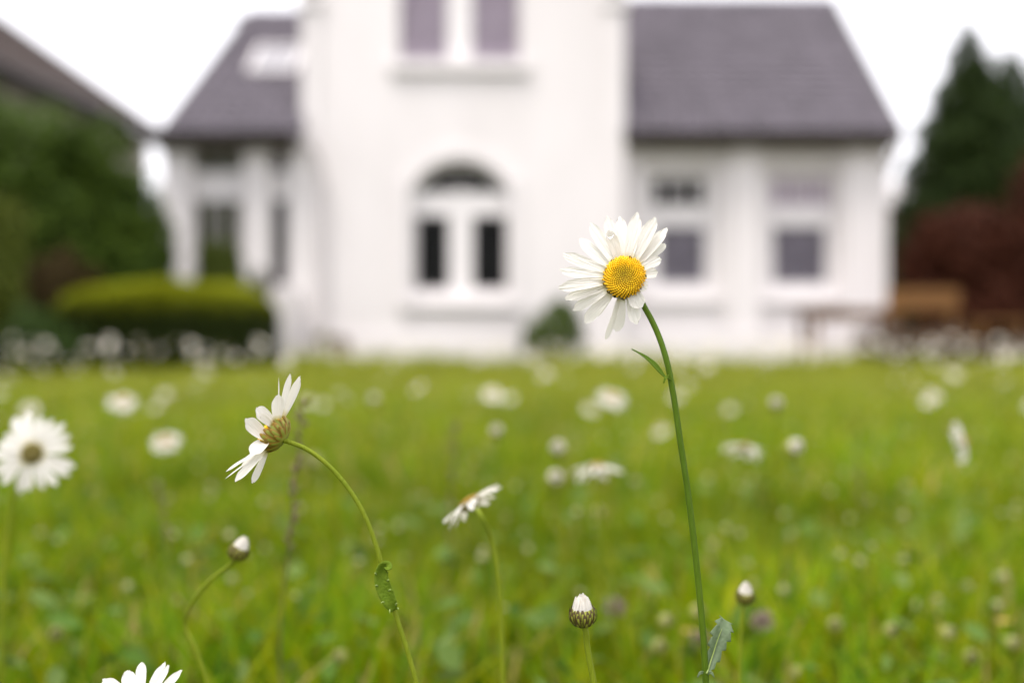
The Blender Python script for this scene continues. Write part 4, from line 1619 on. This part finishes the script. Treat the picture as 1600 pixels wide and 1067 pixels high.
# ---- softer daisies and buds, from the photograph ---------------------
simple_daisy('large blurred open daisy with olive disc at the left edge', 50, 708, .70, (.10, -.95, .22), R=.0072, L=.0235, count=18, reflex=.05,
             path=[(40, 728, .725), (26, 756, .725), (17, 800, .725), (8, 880, .725), (2, 980, .725)], seed=21, sr=.0018, group='blurred open daisies', dm='disco')
simple_daisy('soft daisy tilted up left, between the two sharp ones', 733, 784, .56, (-.55, .20, .81), R=.0058, L=.0150, count=22, reflex=.16,
             path=[(752, 806, .535), (768, 840, .54), (777, 890, .54), (783, 960, .54), (786, 1060, .54)], seed=22, bracts=True, group='blurred open daisies')
simple_daisy('blurred edge-on daisy facing up, left of the tall stem', 932, 729, .84, (-.02, .30, .95), R=.0072, L=.0170, reflex=.22, jitter=.2, seed=23, group='blurred open daisies')
simple_daisy('blurred edge-on daisy facing up, right of the tall stem', 1163, 698, .98, (.20, .28, .92), R=.0072, L=.0165, reflex=.2, jitter=.2, seed=24, group='blurred open daisies')
simple_daisy('blurred daisy turned sideways near the right edge', 1506, 691, .92, (.93, -.25, .20), R=.0072, L=.0165, seed=25, group='blurred open daisies')
simple_daisy('blurred daisy over the lawn right below main flower', 957, 620, 1.35, (.2, -.55, .8), seed=26, group='blurred open daisies')
simple_daisy('blurred daisy above the large left daisy, near hedge', 192, 626, 1.45, (.1, -.5, .8), seed=27, group='blurred open daisies')
simple_daisy('blurred daisy between left edge daisy and side-on daisy', 259, 689, 1.25, (.0, -.55, .8), L=.0135, seed=28, group='blurred open daisies')

B = 'daisy buds in the meadow'
bud('sharp closed daisy bud, white tips over dark-edged bracts', 910.5, 960, D0, .00545, [(914, 982, D0), (917, 1005, D0), (922, 1035, D0), (928, 1067, D0), (934, 1110, D0)], n=(-.06, -.12, 1), seed=31, group=B, sr=.00125)
bud('soft bud at right of the tall daisy stem', 1164, 931, .56, .0050, [(1160, 955, .56), (1157, 1000, .56), (1155, 1067, .56)], n=(.05, -.25, 1), seed=32, group=B, openness=.2)
bud('soft bud on a curved stem left of the arched daisy', 373, 861, .53, .0052, [(362, 880, .535), (330, 905, .54), (298, 945, .545), (288, 975, .55), (305, 1010, .55)], n=(.45, -.1, .9), seed=33, group=B, openness=.3)
for i, (px_, py_, D_, r_, lab) in enumerate((
        (873, 701, .95, .0068, 'blurred pale bud, upper of a pair left of tall stem'), (868, 748, .92, .0070, 'blurred pale bud, lower of a pair left of tall stem'),
        (1240, 700, .95, .0068, 'blurred white bud right of the edge-on daisy'), (1213, 631, 1.1, .0065, 'blurred yellowish bud high over the right lawn'),
        (776, 674, 1.05, .0060, 'blurred yellowish bud above the soft tilted daisy'), (88, 990, .62, .0040, 'small dull bud low at the left edge'),
        (531, 1026, .66, .0050, 'blurred round bud at the bottom beside arched stem'), (1031, 1010, .66, .0052, 'blurred round bud at the bottom beside tall stem'),
        (1245, 1052, .64, .0055, 'blurred bud cut by the bottom edge, right half'), (1305, 976, .70, .0048, 'blurred bud left of centre in the lower right'),
        (1392, 985, .70, .0050, 'blurred greenish bud in the middle of lower right'), (1480, 989, .70, .0050, 'blurred bud near lower right corner, left of three'),
        (1518, 1026, .68, .0052, 'blurred bud near lower right corner, lowest of three'), (1582, 1005, .68, .0055, 'blurred bud at the lower right picture edge'),
        (1040, 970, .75, .0052, 'faint blurred bud above the round bottom bud'), (490, 722, 1.25, .0085, 'faint blurred pale bud behind the arched daisy stem'), (935, 800, .95, .0050, 'faint blurred bud below the edge-on daisy'),
        (1090, 955, .8, .0052, 'faint blurred bud just left of tall stem'), (585, 625, 1.6, .0075, 'blurred pale bud over lawn right of side-on daisy'))):
    low = py_ > 945
    D_ = .84 if low else D_
    bb = bud(lab, px_, py_, D_, .0066 if low else r_ * 1.3, [(px_ + 1, py_ + 40, D_ + .01), (px_ + 4, py_ + 90, D_ + .02)], n=((i % 3 - 1) * .2, -.85, .5), detail=False, seed=40 + i, group=B, openness=.2)
    if low or py_ in (800, 722):
        for ch in bb.children:
            if ch.name.startswith('petal'):
                ch.data.materials[0] = M['palebud']

# ---- grass stalks, clover and buttercups -------------------------------
def stalk(label, pts_px, seed, head=.06):
    P = [W(*p) for p in pts_px]
    last = P[-1]
    P.append(Vector((last.x, last.y + .02, -.01)))
    t = thing('grass_stalk', (P[-1].x, P[-1].y, 0), label, 'grass stalk', 'tall seeding grass stalks')
    stem_part(P, .0005, .0008, t, 'stalk', n=6)
    rg = random.Random(seed)
    mb = MB()
    S = spline(P, 7)
    Ls = 0
    for a, b_ in zip(S[:-1], S[1:]):
        k = 0
        while k < 2 and Ls < head:
            p = a.lerp(b_, rg.random())
            d = Vector((rg.uniform(-1, 1), rg.uniform(-1, 1), rg.uniform(.5, 1.5))).normalized()
            mb.tube([p, p + d * .004, p + d * .008], [.0004, .0013, .0002], n=5)
            k += 1
        Ls += (b_ - a).length
    mb.build('seed_head', M['seed'], t)


stalk('thin brown grass stalk behind the side-on daisy', [(474, 632, .66), (462, 740, .66), (452, 850, .67), (440, 960, .68)], 1, .10)
stalk('faint brown grass stalk left of the soft tilted daisy', [(712, 655, .95), (706, 760, .95), (700, 860, .96)], 2, .10)
stalk('faint grass stalk on the right half of the lawn', [(1340, 700, 1.1), (1346, 800, 1.1), (1350, 900, 1.1)], 3)
stalk('faint grass stalk rising beside the left bud', [(250, 760, .95), (262, 860, .95), (268, 950, .95)], 4)


def clover(label, px_, py_, D_, r, seed):
    C_ = W(px_, py_, D_)
    t = thing('clover', (C_.x, C_.y, 0), label, 'clover')
    stem_part([C_, Vector((C_.x + .004, C_.y, C_.z * .5)), Vector((C_.x, C_.y, -.01))], .0008, .0009, t)
    rg = random.Random(seed)
    mb = MB()
    for k in range(60):
        d = Vector((rg.gauss(0, 1), rg.gauss(0, 1), rg.gauss(.5, .8))).normalized()
        mb.tube([C_ + d * r * .2, C_ + d * r * .8, C_ + d * r * 1.1], [.0006, .0011, .0003], n=5)
    mb.build('flower_head', M['clover'], t)


clover('pinkish clover head behind the soft bud, lower right', 1192, 972, .86, .0095, 1)
clover('pinkish clover head right behind the tall stem leaf', 1092, 1000, .86, .0085, 2)
clover('pinkish clover head above the sharp closed bud', 962, 950, .86, .0090, 3)
for i, (px_, py_, D_, lab) in enumerate(((1078, 987, .88, 'yellow buttercup beside the tall stem near the bottom'), (1570, 972, .90, 'yellow buttercup at the right edge low in grass'))):
    C_ = W(px_, py_, D_)
    t = thing('buttercup', (C_.x, C_.y, 0), lab, 'buttercup')
    stem_part([C_, Vector((C_.x + .004, C_.y, C_.z * .5)), Vector((C_.x, C_.y, -.01))], .0007, .0008, t)
    for k in range(5):
        th = k * 2 * math.pi / 5
        rad = Vector((math.cos(th), math.sin(th), .35))
        me = GEN[k].copy()
        me.materials.clear()
        me.materials.append(M['butter'])
        put('petal', me, frame(C_, rad, (0, 0, 1), .008) @ Matrix.Scale(2.2, 4, (1, 0, 0)), t)

# ---- daisies scattered through the meadow --------------------------------
def far_daisy_mesh(kind, seed):
    rg = random.Random(seed)
    mb = MB()
    h = 1.0            # unit stem, scaled by height; heads are separate size => build at real size for h=.27
    H_ = .27
    lean = Vector((rg.uniform(-.03, .03), rg.uniform(-.03, .03), 0))
    top = Vector((lean.x, lean.y, H_))
    mb.tube(spline([(0, 0, -.01), (lean.x * .3, lean.y * .3, H_ * .6), top], 3), .0012, n=5, mi=2)
    n = Vector((rg.uniform(-.6, .6), rg.uniform(-.9, .3), rg.uniform(.35, 1))).normalized()
    A = frame(top, n.orthogonal(), n)
    if kind == 'open':
        R_, L_ = .0075, .0165
        mb.lathe([(R_, -.1 * R_), (R_ * .9, .3 * R_), (R_ * .5, .45 * R_)], 10, 1, A)
        mb.lathe([(.2 * R_, -.8 * R_), (.85 * R_, -.55 * R_), (R_, -.11 * R_)], 10, 2, A)
        for k in range(18):
            th = 2 * math.pi * k / 18 + rg.uniform(-.08, .08)
            rad = Vector((math.cos(th), math.sin(th), 0))
            l_ = L_ * rg.uniform(.85, 1.1)
            el = rg.uniform(-.25, .15)
            e = rad * math.cos(el) + Vector((0, 0, math.sin(el)))
            sd_ = Vector((-rad.y, rad.x, 0)) * .0026
            p0 = rad * R_ * .8
            mb.add([A @ (p0 - sd_ * .5), A @ (p0 + sd_ * .5), A @ (p0 + e * l_ * .7 + sd_), A @ (p0 + e * l_ + sd_ * .4), A @ (p0 + e * l_ - sd_ * .4), A @ (p0 + e * l_ * .7 - sd_)],
                   [(0, 1, 2, 5), (5, 2, 3, 4)], 0, True)
    else:
        r_ = .0062
        mb.lathe([(.2 * r_, -.9 * r_), (.85 * r_, -.5 * r_), (r_, 0), (.9 * r_, .3 * r_)], 10, 2, A)
        mb.lathe([(.88 * r_, .3 * r_), (.75 * r_, .9 * r_), (.5 * r_, 1.35 * r_), (.1 * r_, 1.45 * r_)], 10, 0, A)
    return mb.mesh('daisy_' + kind, [M['petalp'], M['discp'], M['stem']])


opens = [far_daisy_mesh('open', 500 + i) for i in range(8)]
shuts = [far_daisy_mesh('bud', 600 + i) for i in range(5)]
rg = random.Random(99)
made = 0
while made < 285:
    # denser towards the house, in loose drifts
    D_ = 1.7 + 10.6 * rg.random() ** 0.75
    x = rg.uniform(-1, 1) * (.55 * D_ + .2)
    drift = .45 + .55 * math.sin(x * .9 + 1.3) * math.sin(D_ * .8 + x * .3)
    side_ = .55 + .45 * min(1, abs(x) / max(.1, .35 * D_))
    if rg.random() > drift * side_ + .25:
        continue
    if (D_ > 9.2 and -4.6 < x < -2.3) or (D_ > 12.0 and x > 3.6):
        continue
    if D_ > 4.5 and ((x / D_ < -.22 and rg.random() < .62) or (x / D_ > .33 and rg.random() < .45)):
        continue
    is_bud = rg.random() < .22
    o = bpy.data.objects.new('daisy_bud' if is_bud else 'daisy', (rg.choice(shuts) if is_bud else rg.choice(opens)))
    s = rg.uniform(.75, 1.15) if D_ > 3 else rg.uniform(.6, .9)
    link(o, Matrix.Translation((x, D_, 0)) @ Matrix.Rotation(rg.uniform(-.7, .7), 4, 'Z') @ Matrix.Scale(s, 4))
    r_ = x / D_
    depth_ = 'close behind the sharp flowers' if D_ < 3.2 else ('halfway across the meadow' if D_ < 7 else 'at the far meadow edge')
    if D_ > 7:
        side_w = 'before the clipped hedge' if r_ < -.25 else ('before the white central gable' if r_ < .11 else ('before the right wing windows' if r_ < .36 else 'before the copper shrub'))
    else:
        side_w = 'left of the side-on daisy' if r_ < -.25 else ('between the two sharp daisies' if r_ < .12 else 'right of the tall daisy')
    zone = depth_ + ', ' + side_w
    if is_bud:
        tag(o, 'tiny out-of-focus daisy bud ' + zone, 'flower bud', 'tiny daisy buds ' + zone)
    else:
        tag(o, 'small out-of-focus white daisy ' + zone, 'daisy', 'small white daisies ' + zone)
    made += 1

# the many more daisies of the far meadow, too small to tell apart
mb = MB()
k = 0
while k < 520:
    D_ = 5.0 + 8.0 * rg.random() ** .8
    x = rg.uniform(-1, 1) * (.58 * D_)
    if (D_ > 9.2 and -4.6 < x < -2.3) or (D_ > 12.0 and x > 3.6):
        continue
    if D_ > 4.5 and ((x / D_ < -.22 and rg.random() < .62) or (x / D_ > .33 and rg.random() < .45)):
        continue
    if rg.random() > .6 + .4 * min(1, abs(x) / (.38 * D_)):
        continue
    s = rg.uniform(.7, 1.15) + .3 * min(1, abs(x) / (.45 * D_)) * rg.random()
    c_, sn = math.cos(rg.uniform(-.8, .8)), 0
    sn = math.sqrt(1 - c_ * c_)
    h_ = .27 * s
    n_ = Vector((rg.uniform(-.6, .6), rg.uniform(-1, .2), rg.uniform(.35, 1))).normalized()
    A = frame((x, D_, h_), n_.orthogonal(), n_)
    mb.tube([(x, D_, -.01), (x, D_, h_)], .0013, n=3, mi=2, cap=False)
    v = [A @ Vector((0, 0, 0))]
    for q in range(20):
        th = 2 * math.pi * q / 20
        r_ = (.0235 if q % 2 else .017) * s
        v.append(A @ Vector((r_ * math.cos(th), r_ * math.sin(th), -.002)))
    mb.add(v, [(0, 1 + q, 1 + (q + 1) % 20) for q in range(20)], 0)
    mb.lathe([(.0075 * s, .0002), (.006 * s, .003)], 7, 1, A)
    k += 1
o = mb.build('far_daisies', [M['petalp'], M['discp'], M['stem']])
o['kind'] = 'stuff'
tag(o, 'white speckle of distant daisies in the meadow before the house', 'daisies')

# pale specks added for blurred highlights in the grass, shaped like small clover heads
mb = MB()
for k in range(520):
    D_ = .95 + 4.5 * rg.random() ** 1.2
    x = rg.uniform(-1, 1) * (.56 * D_ + .1)
    z_ = rg.uniform(.05, .13) + .05 * min(1, D_ / 3)
    r_ = rg.uniform(.0022, .0050)
    mb.tube([(x, D_, 0), (x + rg.uniform(-.01, .01), D_, z_ * .6), (x, D_, z_)], .0006, n=3, mi=1, cap=False)
    mb.lathe([(.3 * r_, -.8 * r_), (.9 * r_, -.35 * r_), (r_, .1 * r_), (.75 * r_, .6 * r_), (.2 * r_, .9 * r_)], 7, 0, Matrix.Translation((x, D_, z_)))
o = mb.build('highlight_specks', [M['palebud'], M['stem']])
o['kind'] = 'stuff'
tag(o, 'pale cream specks added for blurred highlights through the grass', 'clover')
